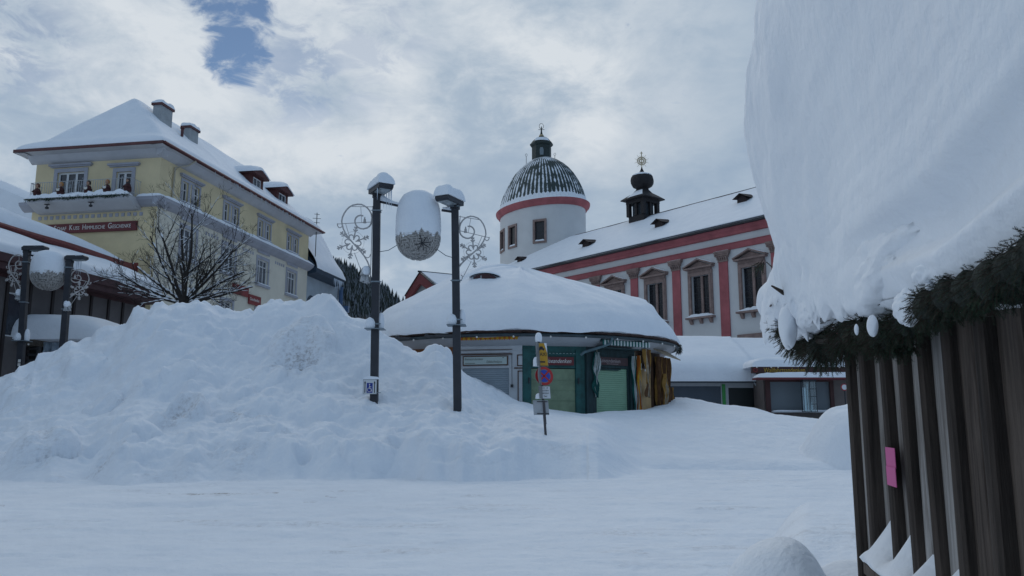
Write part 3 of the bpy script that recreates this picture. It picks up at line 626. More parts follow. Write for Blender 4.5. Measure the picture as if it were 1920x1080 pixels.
    desc = ['left end of the balcony ledge, brown-haired caroller figure in a dark red robe', 'blond caroller figure in dark red robe in front of the triple balcony window', 'dark-haired caroller figure in dark red robe between the two balcony windows', 'blond caroller figure in dark red robe before the narrow balcony window', 'caroller figure with long dark hair at the right end of the balcony ledge']
    hairc = [(.12, .05, .03), (.42, .20, .07), (.06, .045, .035), (.36, .17, .07), (.04, .03, .028)]
    for i, x in enumerate((6.85, 5.35, 3.62, 2.45, 1.18)):
        z0 = 14.16; fg = thing('caroller_figure', Fw(x, 1.08, z0), desc[i], 'figure', 'caroller figures on the balcony')
        mb = MB(); mb.lathe(Fw(x, 1.08, z0), [(.20, 0), (.215, .1), (.19, .25), (.13, .42), (.06, .47), (0, .48)], 14)
        for sg_ in (-1, 1): mb.tube([Fw(x + sg_ * .13, 1.1, z0 + .38), Fw(x + sg_ * .19, 1.2, z0 + .25), Fw(x + sg_ * .06, 1.30, z0 + .24)], [.05, .055, .04], 7)
        part('robe', mb, robe, fg)
        mb = MB(); mb.lathe(Fw(x, 1.1, z0 + .46), [(.035, 0), (.04, .03), (.085, .07), (.105, .14), (.09, .21), (.04, .25), (0, .255)], 14); mb.tube([Fw(x, 1.19, z0 + .61), Fw(x, 1.225, z0 + .585)], .014, 5); part('head', mb, skin, fg)
        mb = MB(); mb.lathe(Fw(x, 1.075, z0 + .50), [(.10, -.06 if i == 4 else .03), (.118, .1), (.115, .18), (.06, .25), (0, .26)], 14); part('hair', mb, mat('figure_hair_%s' % 'abcde'[i], hairc[i], .8), fg)
        if i in (1, 2, 3): mb = MB(); mb.prism(Fw, [(x - .10, z0 + .2), (x, z0 + .17), (x + .10, z0 + .2), (x + .10, z0 + .34), (x, z0 + .31), (x - .10, z0 + .34)], 1.30, 1.33); part('song_book', mb, bk, fg, smooth=False)
yellow_house()

# ================================================================ BLUE HOUSE behind it
def blue_house():
    S = W(-19.96, 44.0, R(9.93), 1); n0 = -.25
    BL = mat('pale_blue_render', (.36, .42, .47), .85, .1, 1.5); DB = mat('dark_blue_wood', (.022, .045, .075), .6, .3, 4); PB = mat('blue_pipe', (.05, .11, .22), .5)
    c = S(20.3, n0, 0); T = thing('blue_house', c, 'pale blue house with steep snow-laden mansard roof, icicles and a blue corner downpipe', 'house')
    s1 = hit(S, 633, 560, n0)[0]
    ze = hit(S, 640, 524, .6)[1]; s_e = hit(S, 645, 524, .6)[0]
    fr = lambda a, b, z: S(a, n0 + b, z)
    ar = (20.9, 22.5, 6.0, 11.9)
    mb = MB(); wall(mb, fr, 20.25, s1, 0, ze, [(20.7, 22.5, 5.5, 10.9)], depth=.4)
    # arch head
    pts = [(20.7 + .9 - .9 * math.cos(t), 10.9 + .9 * math.sin(t)) for t in np.linspace(0, math.pi, 15)]
    mb.add([fr(s1, 0, 0), fr(s1, -9, 0), fr(s1, -9, ze), fr(s1, 0, ze)], [(0, 1, 2, 3)]); mb.add([fr(20.25, 0, 0), fr(20.25, -9, 0), fr(20.25, -9, ze), fr(20.25, 0, ze)], [(0, 1, 2, 3)]); mb.add([fr(20.25, -9, 0), fr(s1, -9, 0), fr(s1, -9, ze), fr(20.25, -9, ze)], [(0, 1, 2, 3)])
    part('wall', mb, BL, T, smooth=False)
    mb = MB(); mb.prism(fr, [(20.7, 5.5), (22.5, 5.5)] + pts[::-1], -.05, .012); mb.prism(fr, [(20.62, 5.5), (20.7, 5.5), (20.7, 10.9), (20.62, 10.9)], 0, .05); part('arched_doorway', mb, DB, T, smooth=False)
    zt = ze + 5.1
    prof = lambda d: ze + .05 + np.interp(d, [0, .8, 2.4, 4.5], [0, 1.1, 3.9, 5.2])      # mansard rise over depth behind the eave
    mb = MB(); mb.prism(lambda n_, s_, z_: fr(s_, n_, z_), [(.9, ze - .35), (.95, ze + .05), (.1, ze + 1.1), (-1.5, ze + 3.9), (-3.6, ze + 5.1), (-9.4, ze + .1), (-9.4, ze - .3), (0, ze - .55)], 20.3, s_e); rf = part('roof', mb, DB, T, smooth=False)
    mb = MB(); ds = np.concatenate([np.linspace(0, .3, 5), np.linspace(.5, 4.5, 16)]); sl = np.linspace(20.32, s_e + .1, 26)
    def zs(a, d): e = min(d, (s_e + .1) - a + .02); return float(prof(d)) + .45 * (1 - (1 - min(1, max(0, e) / .5)) ** 2) ** .5 + .12 * float(fbm(a * .5, d * .5, 3, 8))
    top = [[fr(a, .98 - d, zs(a, d)) for d in ds] for a in sl]; back = [[fr(a, -3.52 - k, float(prof(4.5)) + .35 - k * .85) for k in (0, 2, 5)] for a in sl]
    mb.strip(top); mb.strip([[t[-1]] + b for t, b in zip(top, back)]); mb.strip([[fr(a, .98, ze) for a in sl], [t[0] for t in top]]); mb.strip([top[-1], [fr(s_e + .1, .98 - d, float(prof(d)) - .1) for d in ds]])
    part('roof_snow', mb, SNOW, rf, ang=60)
    mb = MB(); mb.box(fr, 23.9, 25.0, -2.5, -1.7, ze + 2.5, ze + 4.75); ch = part('chimney', mb, mat('chimney_brown', (.16, .13, .11), .9), T, smooth=False); mb = MB(); pillow(mb, fr, 23.6, 25.15, -2.7, -1.55, ze + 4.75, .45, 12, 10, .3); part('chimney_snow', mb, SNOW, ch)
    ic = MB(); icicles(ic, [fr(rnd.uniform(24, s_e - .2), .93, ze - .2) for _ in range(30)], .2, 1.0, .032); part('icicle', ic, MATS['ice'], rf, kind='stuff')
    mb = MB(); p = fr(s1 + .1, .25, 0); mb.tube([(p[0], p[1], ze - .4), (p[0], p[1], 0)], .2, 8); mb.box(lambda a, b, z: (p[0] + a, p[1] + b, z), -.5, .75, -.3, .3, ze - 2.7, ze - 2.15); part('downpipe', mb, PB, T)
blue_house()

# ================================================================ LOW SHOP BUILDING at the left
def left_shop():
    A = R(11.0); o = at(290, 545, 40.0); S = W(o[0], o[1], A, 1)
    T = thing('snowed_shop_building', (o[0], o[1], 0), 'long low shop building with dark red eaves, brown-grey wall panels and deep stepped roof snow', 'building')
    ze = o[2]; L0, L1 = -24., .6
    PAN = mat('brown_grey_panel', (.115, .105, .105), .8, .15, 1.2, .1, 30); MUL = mat('dark_brown_frame', (.018, .012, .012), .6)
    zb = ze - .75
    win = (hit(S, 40, 590, -.9)[0], hit(S, 12, 590, -.9)[0])
    fr = lambda a, n_, z_: S(a, -.9 + n_, z_)
    mull = [hit(fr_, x, 580)[0] for fr_, x in ((S, x) for x in ())]
    ms = sorted(hit(S, x, 570, -.9)[0] for x in (10, 54, 97, 138, 170, 203, 230, 262, -50, -120))
    wa, wb = hit(S, 11, 560, -.9)[0], hit(S, 48, 560, -.9)[0]
    mb = MB(); wall(mb, fr, L0, L1, 0, zb, [(wa, wb, zb - 2.35, zb - .55)], depth=.1); mb.box(fr, L0, L1, -9, -.45, 0, zb); part('wall_panels', mb, PAN, T, smooth=False)
    mb = MB()
    for m_ in ms: mb.box(fr, m_ - .07, m_ + .07, 0, .07, 0, zb)
    part('mullion', mb, MUL, T, smooth=False, kind='stuff')
    window(T, fr, wa, wb, zb - 2.35, zb - .55, WHITE, GLASS, 1, None, depth=.06, fw=.06)
    mb = MB(); mb.box(S, L0, L1, -.02, .06, ze - .34, ze); mb.box(S, L0, L1, -1.1, -.02, ze - .62, ze - .3); mb.box(fr, L0, L1 , -9, 0, zb, ze - .32)
    part('fascia', mb, mat('eaves_maroon', (.055, .018, .020), .6, .2, 3), T, smooth=False)
    # lower roof snow
    n_r = -3.6; zr_ = hit(S, 125, 450, n_r)[1]
    mb = MB(); sl = np.linspace(L0, L1, 70); ns = np.concatenate([np.linspace(0, .35, 6), np.linspace(.6, -n_r, 14)])
    zf = lambda a, d: ze + .02 + (.42 + .16 * float(fbm(a * .3, 0, 3, 6))) * (1 - (1 - min(1, d / .4)) ** 2) ** .5 + (zr_ - ze - .85) * (d / -n_r) ** .9 + .12 * float(fbm(a * .3, d * .4, 3, 14)) * min(1, d)
    top = [[S(a, -d + .10 * math.sin(min(1, d / .3) * math.pi), zf(a, d)) for d in ns] for a in sl]
    mb.strip(top); mb.strip([[S(a, 0.0, ze) for a in sl], [t[0] for t in top]]); mb.strip([top[-1], [S(L1, -d, ze) for d in ns]]); mb.strip([[t[-1] for t in top], [S(a, n_r, ze) for a in sl]])
    part('lower_roof_snow', mb, SNOW, T, ang=60)
    # red trim between the two roofs with its end box, then the upper roof
    mb = MB(); L2 = hit(S, 252, 487, n_r)[0]
    sag = lambda a: zr_ - .02 - .32 * sst(a, L2 - 6, L2) + .12 * math.sin(a * .35)
    rows = []
    for a in np.linspace(L0, L2, 50):
        w = .20 + .30 * float(sst(a, L2 - 10, L2)); rows.append([S(a, n_r + .02, sag(a) - w), S(a, n_r + .16, sag(a) - w * .5), S(a, n_r + .1, sag(a)), S(a, n_r - .4, sag(a))])
    mb.strip(rows); mb.box(S, L2, L2 + .1, n_r - .6, n_r + .2, sag(L2) - .42, sag(L2) + .1)
    part('red_trim', mb, mat('trim_red', (.17, .035, .03), .6, .25, 3), T, smooth=False)
    mb = MB(); sl = np.linspace(L0, L2 - .3, 60); ns = np.concatenate([np.linspace(0, .5, 6), np.linspace(.8, 5, 12)])
    zf2 = lambda a, d: sag(a) + (.75 * float(1 - .62 * sst(a, L2 - 9, L2)) * (1 - (1 - min(1, d / .7)) ** 2) ** .5 + .28 * d) * min(1, (L2 - .3 - a) / 1.6 + .05) ** .5 + .1 * float(fbm(a * .3, d * .4, 3, 15))
    top = [[S(a, n_r - d, zf2(a, d)) for d in ns] for a in sl]
    mb.strip(top); mb.strip([[S(a, n_r, sag(a)) for a in sl], [t[0] for t in top]]); mb.strip([[t[-1] for t in top], [S(a, n_r - 5, ze) for a in sl]]); mb.strip([top[-1], [S(sl[-1], n_r - d, ze) for d in ns]])
    part('upper_roof_snow', mb, SNOW, T, ang=60)
    mb = MB(); mb.box(S, L0, L2 - .4, n_r - 4.9, n_r - .1, ze - 2, zr_ - .4); part('upper_wall', mb, PAN, T, smooth=False)
left_shop()
def far_left_house():
    # only its snowy roof rises behind the shop building
    Y = 62.; a = at(0, 337, Y); b = at(66, 366, Y + 1.5); z0 = 12.0
    fr = IDF
    T = thing('snowy_gabled_house', (a[0], Y, 0), 'snow-smothered roof rising behind the shop building at the left edge', 'house')
    mb = MB(); mb.box(fr, a[0] - 9, b[0] + 2, Y, Y + 12, 0, 14.5); part('wall', mb, CRM, T, smooth=False)
    mb = MB(); xs = np.linspace(a[0] - 10, b[0] + 3, 40); ys = np.linspace(Y - 1, Y + 13, 16); k = (b[2] - a[2]) / (b[0] - a[0])
    zz = lambda x, y: 0.1 * float(fbm(x * .3, y * .3, 3, 3)) + a[2] + k * (x - a[0]) - .25 * math.exp(-(x - a[0] + 6) ** 2 / 4) - .5 * (max(0, Y + .2 - y)) ** 1.5 - (max(0, x - b[0] - 1.4)) ** 2 * .6
    top = [[(x, y, zz(x, y)) for y in ys] for x in xs]; mb.strip(top); mb.strip([[(x, Y - 1, 13.8) for x in xs], [t[0] for t in top]]); mb.strip([top[-1], [(xs[-1], y, 13.8) for y in ys]]); mb.strip([top[0], [(xs[0], y, 13.8) for y in ys]])
    part('roof_snow', mb, SNOW, T, ang=60)
far_left_house()

# ================================================================ BASILICA
def church():
    ob = at(1317, 540, 65.); S = W(ob[0], ob[1], R(-38.03), -1)
    T = thing('church', (ob[0], ob[1], 0), 'long white church nave with red cornice bands, red pilasters, pedimented stone windows and snow roof', 'church')
    WH = mat('lime_white', (.60, .605, .605), .9, .07, .35, .2, 40); RD = mat('oxblood_render', (.37, .105, .115), .85, .22, .7, .25, 50); ST = mat('pink_sandstone', (.26, .185, .165), .85, .25, 2.2, .4, 30); CG = mat('leaded_glass', (.012, .014, .020), .25, .5, 1.2, .3, 4)
    L0, L1 = -16., 32.
    wc = [-9.75, -4.85, .15, 5.05, 9.95, 14.8, 19.6]
    holes = [(c - .93, c + .93, 10.15, 13.42) for c in wc]
    mb = MB(); wall(mb, S, L0, L1, 0, 16.9, holes, depth=.35)
    for s_ in (L0, L1): mb.add([S(s_, 0, 0), S(s_, -16, 0), S(s_, -16, 16.9), S(s_, 0, 16.9)], [(0, 1, 2, 3)])
    mb.add([S(L0, -16, 0), S(L1, -16, 0), S(L1, -16, 16.9), S(L0, -16, 16.9)], [(0, 1, 2, 3)]); mb.add([S(L0, 0, 16.9), S(L0, -16, 16.9), S(L0, -8, 21.7)], [(0, 1, 2)]); part('nave_wall', mb, WH, T, smooth=False)
    mb = MB(); mb.prism(lambda n_, s_, z_: S(s_, n_, z_), [(0, 16.18), (.20, 16.22), (.24, 16.42), (.40, 16.60), (.46, 16.78), (0, 16.78)], L0, L1); mb.prism(lambda n_, s_, z_: S(s_, n_, z_), [(0, 15.06), (.10, 15.08), (.12, 15.5), (.19, 15.58), (0, 15.60)], L0, L1)
    part('cornice', mb, RD, T, smooth=False)
    for c in (-11.9, -7.05, -2.2, 2.66, 7.5, 12.35, 17.2, 22.0):
        mb = MB(); mb.box(S, c - .43, c + .43, 0, .10, 0, 14.18); p_ = part('pilaster', mb, RD, T, smooth=False)
        mb = MB()
        for (w, n_, a, b) in ((.48, .15, 14.18, 14.30), (.45, .13, 14.30, 14.52), (.53, .19, 14.52, 14.66), (.58, .24, 14.66, 14.80), (.70, .30, 14.80, 14.92), (.74, .33, 14.92, 15.05)): mb.box(S, c - w, c + w, 0, n_, a, b)
        for k in range(5): x = c - .42 + k * .21; mb.tube([S(x, .17, 14.36), S(x, .25, 14.50), S(x, .32, 14.62)], [.06, .07, .03], 6)
        for sg in (-1, 1): mb.tube([S(c + sg * .5, .2, 14.62), S(c + sg * .62, .26, 14.7), S(c + sg * .64, .27, 14.83)], [.05, .08, .05], 6)
        part('capital', mb, ST, p_, smooth=False)
        if c == -2.2 or c == 2.66: mb = MB(); pillow(mb, S, c - .7, c + .7, .12, .32, 15.05, .03, 8, 4); part('capital_snow', mb, SNOW, p_)
    for c in wc:
        mb = MB(); f = .31
        for sg in (-1, 1):
            x0, x1 = sorted((c + sg * .93, c + sg * (.93 + f))); mb.box(S, x0, x1, 0, .14, 10.0, 13.42); mb.box(S, x0 + (.0 if sg > 0 else .1), x1 - (.1 if sg > 0 else 0), .14, .18, 10.0, 13.42)
        mb.box(S, c - .93 - f, c + .93 + f, 0, .14, 13.42, 13.76); mb.box(S, c - 1.18, c + 1.18, 0, .20, 13.76, 13.98); mb.box(S, c - 1.45, c + 1.45, 0, .42, 13.98, 14.12)
        mb.prism(S, [(c - 1.2, 14.12), (c + 1.2, 14.12), (c, 14.60)], 0, .16)
        for sg in (-1, 1): mb.prism(S, [(c + sg * 1.52, 14.12), (c, 14.68), (c, 14.82), (c + sg * 1.52, 14.24)], 0, .44)
        mb.box(S, c - .11, c + .11, -.30, -.12, 10.15, 13.42)
        fm = part('window_surround', mb, ST, T, smooth=False)
        mb = MB()
        for x0, x1 in ((c - .93, c - .11), (c + .11, c + .93)):
            mb.add([S(x0, -.24, 10.15), S(x1, -.24, 10.15), S(x1, -.24, 13.42), S(x0, -.24, 13.42)], [(0, 1, 2, 3)])
        part('window_glass', mb, CG, T, smooth=False)
        mb = MB()
        for x0, x1 in ((c - .93, c - .11), (c + .11, c + .93)):
            for k in range(1, 7): z = 10.15 + k * .467; mb.box(S, x0, x1, -.235, -.215, z - .012, z + .012)
            for k in (1, 2): x = x0 + (x1 - x0) * k / 3; mb.box(S, x - .008, x + .008, -.235, -.218, 10.15, 13.42)
        part('glazing_bars', mb, mat('lead_bars', (.045, .05, .06), .6), T, smooth=False)
        mb = MB(); mb.box(S, c - 1.38, c + 1.38, 0, .46, 9.84, 9.99)
        for dx in (-1.0, 0, 1.0): mb.prism(lambda n_, s_, z_: S(s_, n_, z_), [(0, 9.44), (.14, 9.46), (.34, 9.84), (0, 9.84)], c + dx - .13, c + dx + .13)
        sl = part('window_sill', mb, ST, T, smooth=False)
        mb = MB(); pillow(mb, S, c - 1.36, c + 1.36, -.08, .46, 9.99, .24, 20, 6, .5, seed=int(c * 3) + 40, pw=.7, e=3); part('sill_snow', mb, SNOW, sl); mb = MB(); pillow(mb, S, c - 1.45, c + 1.45, .05, .44, 14.26, .05, 10, 4, zfun=lambda a, b: -.37 * np.abs(a - c - .0) + .55); part('pediment_snow', mb, SNOW, fm)
    mb = MB(); mb.box(S, -7.0, -3.3, 0, .16, 7.85, 8.22); mb.box(S, -7.0, -6.7, 0, .16, 0, 7.85); mb.box(S, -3.6, -3.3, 0, .16, 0, 7.85); part('portal_surround', mb, ST, T, smooth=False)
    # roof
    ss = np.concatenate([np.linspace(L0 - .5, 24, 60), np.linspace(24.5, 33.6, 30)]); nn = np.concatenate([[.62, .60, .56, .5], np.linspace(.4, -16.6, 60)])
    def zf(s_, n_):
        a = .62 - n_; b = n_ + 16.62; c_ = 33.7 - s_; return 16.95 + .605 * np.minimum(np.minimum(a, b), c_ * .98)
    SS, NN = np.meshgrid(ss, nn, indexing='ij'); Z = zf(SS, NN) + .02 + .16 * np.clip((.62 - NN) / .12, 0, 1) ** .5 + fbm(SS * .4, NN * .4, 3, 12) * .04
    top = [[S(SS[i, j], NN[i, j], Z[i, j]) for j in range(len(nn))] for i in range(len(ss))]
    mb = MB(); mb.strip(top)
    rb = MB(); rb.strip([[S(SS[i, j], NN[i, j], max(16.9, zf(SS[i, j], NN[i, j]) - .03)) for j in range(len(nn))] for i in range(len(ss))])
    rb.box(S, L0 - .5, 33.6, .46, .70, 16.80, 16.93); rb.box(S, L0, 33.6, 0, .46, 16.785, 16.9)
    rf = part('roof', rb, DARK, T, smooth=False); part('roof_snow', mb, SNOW, rf, ang=60)
    mb = MB(); mb.tube([S(s_, -8.0, float(zf(s_, -8.0)) + .16) for s_ in np.linspace(L0, 25.2, 30)], .07, 5); part('ridge_cap', mb, mat('ridge_brown', (.07, .05, .05), .8), rf)
    mb = MB(); mb.tube([S(s_, .70, 17.02) for s_ in np.linspace(L0, 33.6, 30)], .055, 6); part('snow_guard', mb, mat('guard_grey', (.10, .11, .13), .6), rf)
    def roofpt(px_, py_):
        best = None
        for n_ in np.linspace(.4, -7.9, 300):
            s_, z_ = hit(S, px_, py_, n_); e = abs(z_ - float(zf(s_, n_)))
            if best is None or e < best[0]: best = (e, s_, n_)
        return best[1:]
    for q in ((1101, 464), (1238, 427), (976, 492), (1394, 381)):
        s_, n_ = roofpt(*q); z_ = float(zf(s_, n_)); mb = MB(); k = .75 if q[0] > 1000 else .6
        # small louvred hood: triangular front, sloping back into the roof
        f = lambda a, b, c_: S(s_ + a * k, n_ + b * k, z_ + c_ * k)
        v = [f(-.85, .35, .02), f(.85, .35, .02), f(0, .75, 1.05), f(0, -1.5, 1.30), f(-1.0, .75, .48), f(1.0, .75, .48), f(0, -1.5, .6)]
        mb.add([f(-.62, .3, -.3), f(.62, .3, -.3), f(.62, .3, .50), f(0, .3, .98), f(-.62, .3, .50)], [(0, 1, 2, 3, 4)]); mb.add([f(-.62, .3, -.3), f(-.62, -1.4, -.3), f(-.62, -1.4, .7), f(-.62, .3, .5)], [(0, 1, 2, 3)]); mb.add([f(.62, .3, -.3), f(.62, -1.4, -.3), f(.62, -1.4, .7), f(.62, .3, .5)], [(0, 1, 2, 3)])
        mb.add([v[2], v[4], f(-.8, -1.4, .75), v[3]], [(0, 1, 2, 3)]); mb.add([v[2], v[5], f(.8, -1.4, .75), v[3]], [(0, 1, 2, 3)])
        hd = part('roof_hood', mb, mat('weathered_shingle', (.035, .024, .024), .9, .3, 3), rf, smooth=False)
        if False: pass
    # ridge turret with onion
    s_, z_ = hit(S, 1206, 412, -8.0); c = np.array(S(s_, -8.0, 0)); wd = mat('blackened_wood', (.014, .012, .014), .75, .4, 4)
    fr = lambda a, b, z: (c[0] + (S.d[0] * a + S.n[0] * b), c[1] + (S.d[1] * a + S.n[1] * b), z)
    TT = thing('ridge_turret', (c[0], c[1], 20.5), 'black wooden bell turret with bulbous onion cap and gilded sun on the church ridge', 'turret')
    z0 = z_ - .15; mb = MB(); w = 1.0; mb.box(fr, -w * 1.04, w * 1.04, -w * 1.04, w * 1.04, z0 - 1.6, z0 + .45)
    for sx in (-1, 1):
        for sy in (-1, 1): mb.box(fr, sx * w - .2, sx * w + .2, sy * w - .2, sy * w + .2, z0 + .45, z0 + 2.15)
    for t in (-.0,): 
        for q in (-1, 1): mb.box(fr, -.14, .14, q * w - .1, q * w + .1, z0 + .45, z0 + 2.15); mb.box(fr, q * w - .1, q * w + .1, -.14, .14, z0 + .45, z0 + 2.15)
    mb.box(fr, -w - .22, w + .22, -w - .22, w + .22, z0 + 1.75, z0 + 2.15); part('turret_frame', mb, wd, TT, smooth=False)
    mb = MB(); mb.box(fr, -.75, .75, -.75, .75, z0 + .5, z0 + 1.74); part('louvre', mb, mat('louvre_grey', (.055, .07, .085), .6, .3, 5), TT, smooth=False)
    mb = MB(); prev = None; rows = []
    for (q, zz) in ((1.62, 2.15), (1.60, 2.25), (1.15, 2.62), (.72, 2.95), (.48, 3.3), (.42, 3.5)): rows.append([fr(sx * q, sy * q, z0 + zz) for sx, sy in ((-1, -1), (1, -1), (1, 1), (-1, 1))])
    mb.strip(rows, closed=True); mb.add(rows[0], [(0, 1, 2, 3)]); part('turret_roof', mb, wd, TT, smooth=False)
    mb = MB(); rows = []
    for (q, zz) in ((1.35, 2.50), (1.17, 2.64), (.76, 2.97), (.55, 3.22)): rows.append([fr(a * q, b * q, z0 + zz + .06) for a, b in ((-.62, -1), (-.3, -1.02), (.1, -1.02), (.45, -1))])
    rows2 = [[fr(a * q, -b * q * -1, z0 + zz + .05) for a, b in ((.4, 1), (-.2, 1.02), (-.6, 1))] for (q, zz) in ((1.35, 2.50), (1.17, 2.64), (.76, 2.97))]
    rows = []
    for (q, zz) in ((1.5, 2.34), (1.17, 2.66), (.76, 3.0), (.6, 3.15)): rows.append([fr(a * q, b * q, z0 + zz + .03) for a, b in ((-.9, .99), (-.4, 1.03), (.1, 1.03), (.55, 1.0))])
    mb.strip(rows); part('turret_snow', mb, SNOW, TT)
    mb = MB(); mb.lathe((c[0], c[1], z0 + 3.35), [(.45, 0), (.62, .12), (.98, .32), (1.14, .62), (1.18, .95), (1.12, 1.28), (.98, 1.50), (.60, 1.66), (.25, 1.74), (.12, 1.95), (.06, 2.3)], 32, mod=lambda t, z: 1 + .03 * math.cos(12 * t)); part('onion_cap', mb, wd, TT)
    mb = MB(); mb.lathe((c[0], c[1], z0 + 3.37), [(1.06, 1.40), (.98, 1.53), (.60, 1.70), (.22, 1.80), (.1, 1.9)], 32, mod=lambda t, z: 1 + (.05 * math.cos(9 * t) + .03 * math.cos(5 * t + 1)) * (z < 1.5)); part('onion_snow', mb, SNOW, TT)
    gold = mat('weathered_gold', (.42, .34, .20), .45, .2, 5, metal=.5); mb = MB(); zc = z0 + 3.35 + 3.1
    f2 = lambda a, z: (c[0] + a, c[1], z)
    mb.tube([f2(-.28, z0 + 5.1), f2(-.05, z0 + 5.6), f2(0, zc - .6)], .04, 5); mb.tube([f2(.28, z0 + 5.1), f2(.05, z0 + 5.6), f2(0, zc - .6)], .04, 5); part('spire_stay', mb, wd, TT)
    mb = MB(); mb.tube([f2(0, zc - .7), f2(0, zc + 1.0)], .05, 6); mb.tube([f2(-.16, zc + .85), f2(.16, zc + .85)], .035, 5)
    mb.tube([f2(.42 * math.cos(t), zc + .42 * math.sin(t)) for t in np.linspace(0, 2 * math.pi, 25)[:-1]], .045, 5, closed=True); mb.tube([f2(.2 * math.cos(t), zc + .2 * math.sin(t)) for t in np.linspace(0, 2 * math.pi, 13)[:-1]], .05, 5, closed=True)
    for k in range(20): t = k * math.pi / 10; l = .78 if k % 2 else .62; mb.tube([f2(.25 * math.cos(t), zc + .25 * math.sin(t)), f2(l * math.cos(t), zc + l * math.sin(t))], [.03, .012], 4)
    part('gilded_sun', mb, gold, TT)
    # oval domed tower
    cx, cy = 3.67, 96.0; rot = math.atan2(S.d[1], S.d[0]); AX = (6.35, 4.25)
    D = thing('domed_tower', (cx, cy, 0), 'white oval tower with red cornice, ribbed snow-streaked dome and dark lantern with golden ball', 'tower')
    zw = at(1016, 386, 91.2)[2]
    ow = MB(); K = 96
    cut = []
    wn = [(hit_t, w_) for hit_t, w_ in ()]
    def epoint(t, q=0.0): x, y = (AX[0] + q) * math.cos(t), (AX[1] + q) * math.sin(t); return (cx + x * math.cos(rot) - y * math.sin(rot), cy + x * math.sin(rot) + y * math.cos(rot))
    def tfor(px_):
        bt = None
        for t in np.linspace(0, 2 * math.pi, 2000):
            p = epoint(t); 
            if (p[0] - cx) * cx + (p[1] - cy) * cy > 4: continue
            b = p[0] / p[1] * 1530 * 1.0; 
            w_ = p[1] * math.cos(PITCH) + 22 * math.sin(PITCH); b = 960 + F_PX * p[0] / w_
            if bt is None or abs(b - px_) < bt[0]: bt = (abs(b - px_), t)
        return bt[1]
    for tt in [tfor(1012), tfor(961), tfor(937)]: cut.append(tt)
    zA, zB = at(1012, 455, 91.8)[2], at(1012, 418, 91.8)[2]
    # wall built as columns with the openings left out
    ts = np.linspace(0, 2 * math.pi, 145)
    hw = .62
    spans = []
    for tt in cut:
        sp = math.hypot(-AX[0] * math.sin(tt), AX[1] * math.cos(tt)); spans.append((tt - hw / sp, tt + hw / sp))
    tsx = sorted(set([float(t) for t in ts if not any(a - .02 < t < b + .02 for a, b in spans)] + [x for sp in spans for x in sp]))
    for i in range(len(tsx)):
        t0, t1 = tsx[i], tsx[(i + 1) % len(tsx)]
        is_w = any(abs(t0 - a) < 1e-9 for a, b in spans)
        for (z0_, z1_) in ((5, zA), (zA, zB), (zB, zw + .3)):
            if is_w and z0_ == zA: continue
            a, b = epoint(t0), epoint(t1); ow.add([(*a, z0_), (*b, z0_), (*b, z1_), (*a, z1_)], [(0, 1, 2, 3)])
    part('drum_wall', ow, WH, D, ang=40)
    for (a, b) in spans:
        pa, pb = np.array(epoint(a)), np.array(epoint(b)); d_ = (pb - pa) / np.linalg.norm(pb - pa); L = np.linalg.norm(pb - pa); az_ = math.atan2(d_[0], d_[1]); mid = (pa + pb) / 2
        wf = W(pa[0], pa[1], az_, 1); 
        if np.dot(np.array(wf.n), mid - np.array([cx, cy])) < 0: wf = W(pa[0], pa[1], az_, -1)
        mb = MB(); f = .24; mb.box(wf, -f, 0, -.2, .12, zA - f, zB + f); mb.box(wf, L, L + f, -.2, .12, zA - f, zB + f); mb.box(wf, 0, L, -.2, .12, zB, zB + f); mb.box(wf, 0, L, -.2, .14, zA - f, zA); w_ = part('window_frame', mb, ST, D, smooth=False)
        mb = MB(); mb.add([wf(0, -.15, zA), wf(L, -.15, zA), wf(L, -.15, zB), wf(0, -.15, zB)], [(0, 1, 2, 3)]); part('pane', mb, CG, w_, smooth=False)
        mb = MB(); pillow(mb, wf, .02, L - .02, -.14, .12, zA, .2, 8, 4, .3); part('sill_snow', mb, SNOW, w_)
    ax1 = (AX[0] / 5, AX[1] / 5)
    mb = MB(); mb.lathe((cx, cy, zw), [(5.0, .0), (5.12, .03), (5.22, .22), (5.42, .42), (5.48, .62), (5.48, .74), (5.1, .82)], 96, ax=(AX[0] / 5, AX[1] / 5 * 1.02), rot=rot); part('cornice', mb, RD, D)
    prof = [(5.42, .0), (5.25, .10), (5.10, .35), (5.0, .8), (4.82, 1.5), (4.55, 2.3), (4.2, 3.1), (3.75, 3.95), (3.2, 4.75), (2.6, 5.4), (1.95, 5.95), (1.3, 6.35), (.9, 6.5)]
    pr = []; 
    for i in range(len(prof) - 1):
        for k in range(4): u = k / 4; pr.append((prof[i][0] * (1 - u) + prof[i + 1][0] * u, prof[i][1] * (1 - u) + prof[i + 1][1] * u))
    pr.append(prof[-1])
    mb = MB(); mb.lathe((cx, cy, zw + .76), pr, 384, ax=ax1, rot=rot, mod=lambda t, z: 1 + (.012 if (int(round(t / (2 * math.pi) * 384)) % 6) == 0 else 0)); 
    dm = part('ribbed_dome', mb, dome_mat(), D, ang=80)
    # lantern
    zl = zw + .76 + 6.35; mb = MB(); mb.lathe((cx, cy, zl), [(1.18, -.3), (1.18, 1.75), (1.28, 1.8), (1.42, 1.95), (1.42, 2.1), (1.3, 2.2), (1.05, 2.55), (.75, 2.82), (.35, 3.05), (.18, 3.3), (.10, 3.7), (.07, 4.3)], 8, ax=(1.08, .95), rot=rot + .2); mb2 = part('lantern', mb, mat('lantern_green_black', (.016, .030, .028), .6, .3, 4), D, smooth=False)
    mb = MB(); pl = np.array([cx + 1.12 * math.sin(-.03), cy - 1.18]); f3 = lambda a, b, z: (pl[0] + a, pl[1] - b, z)
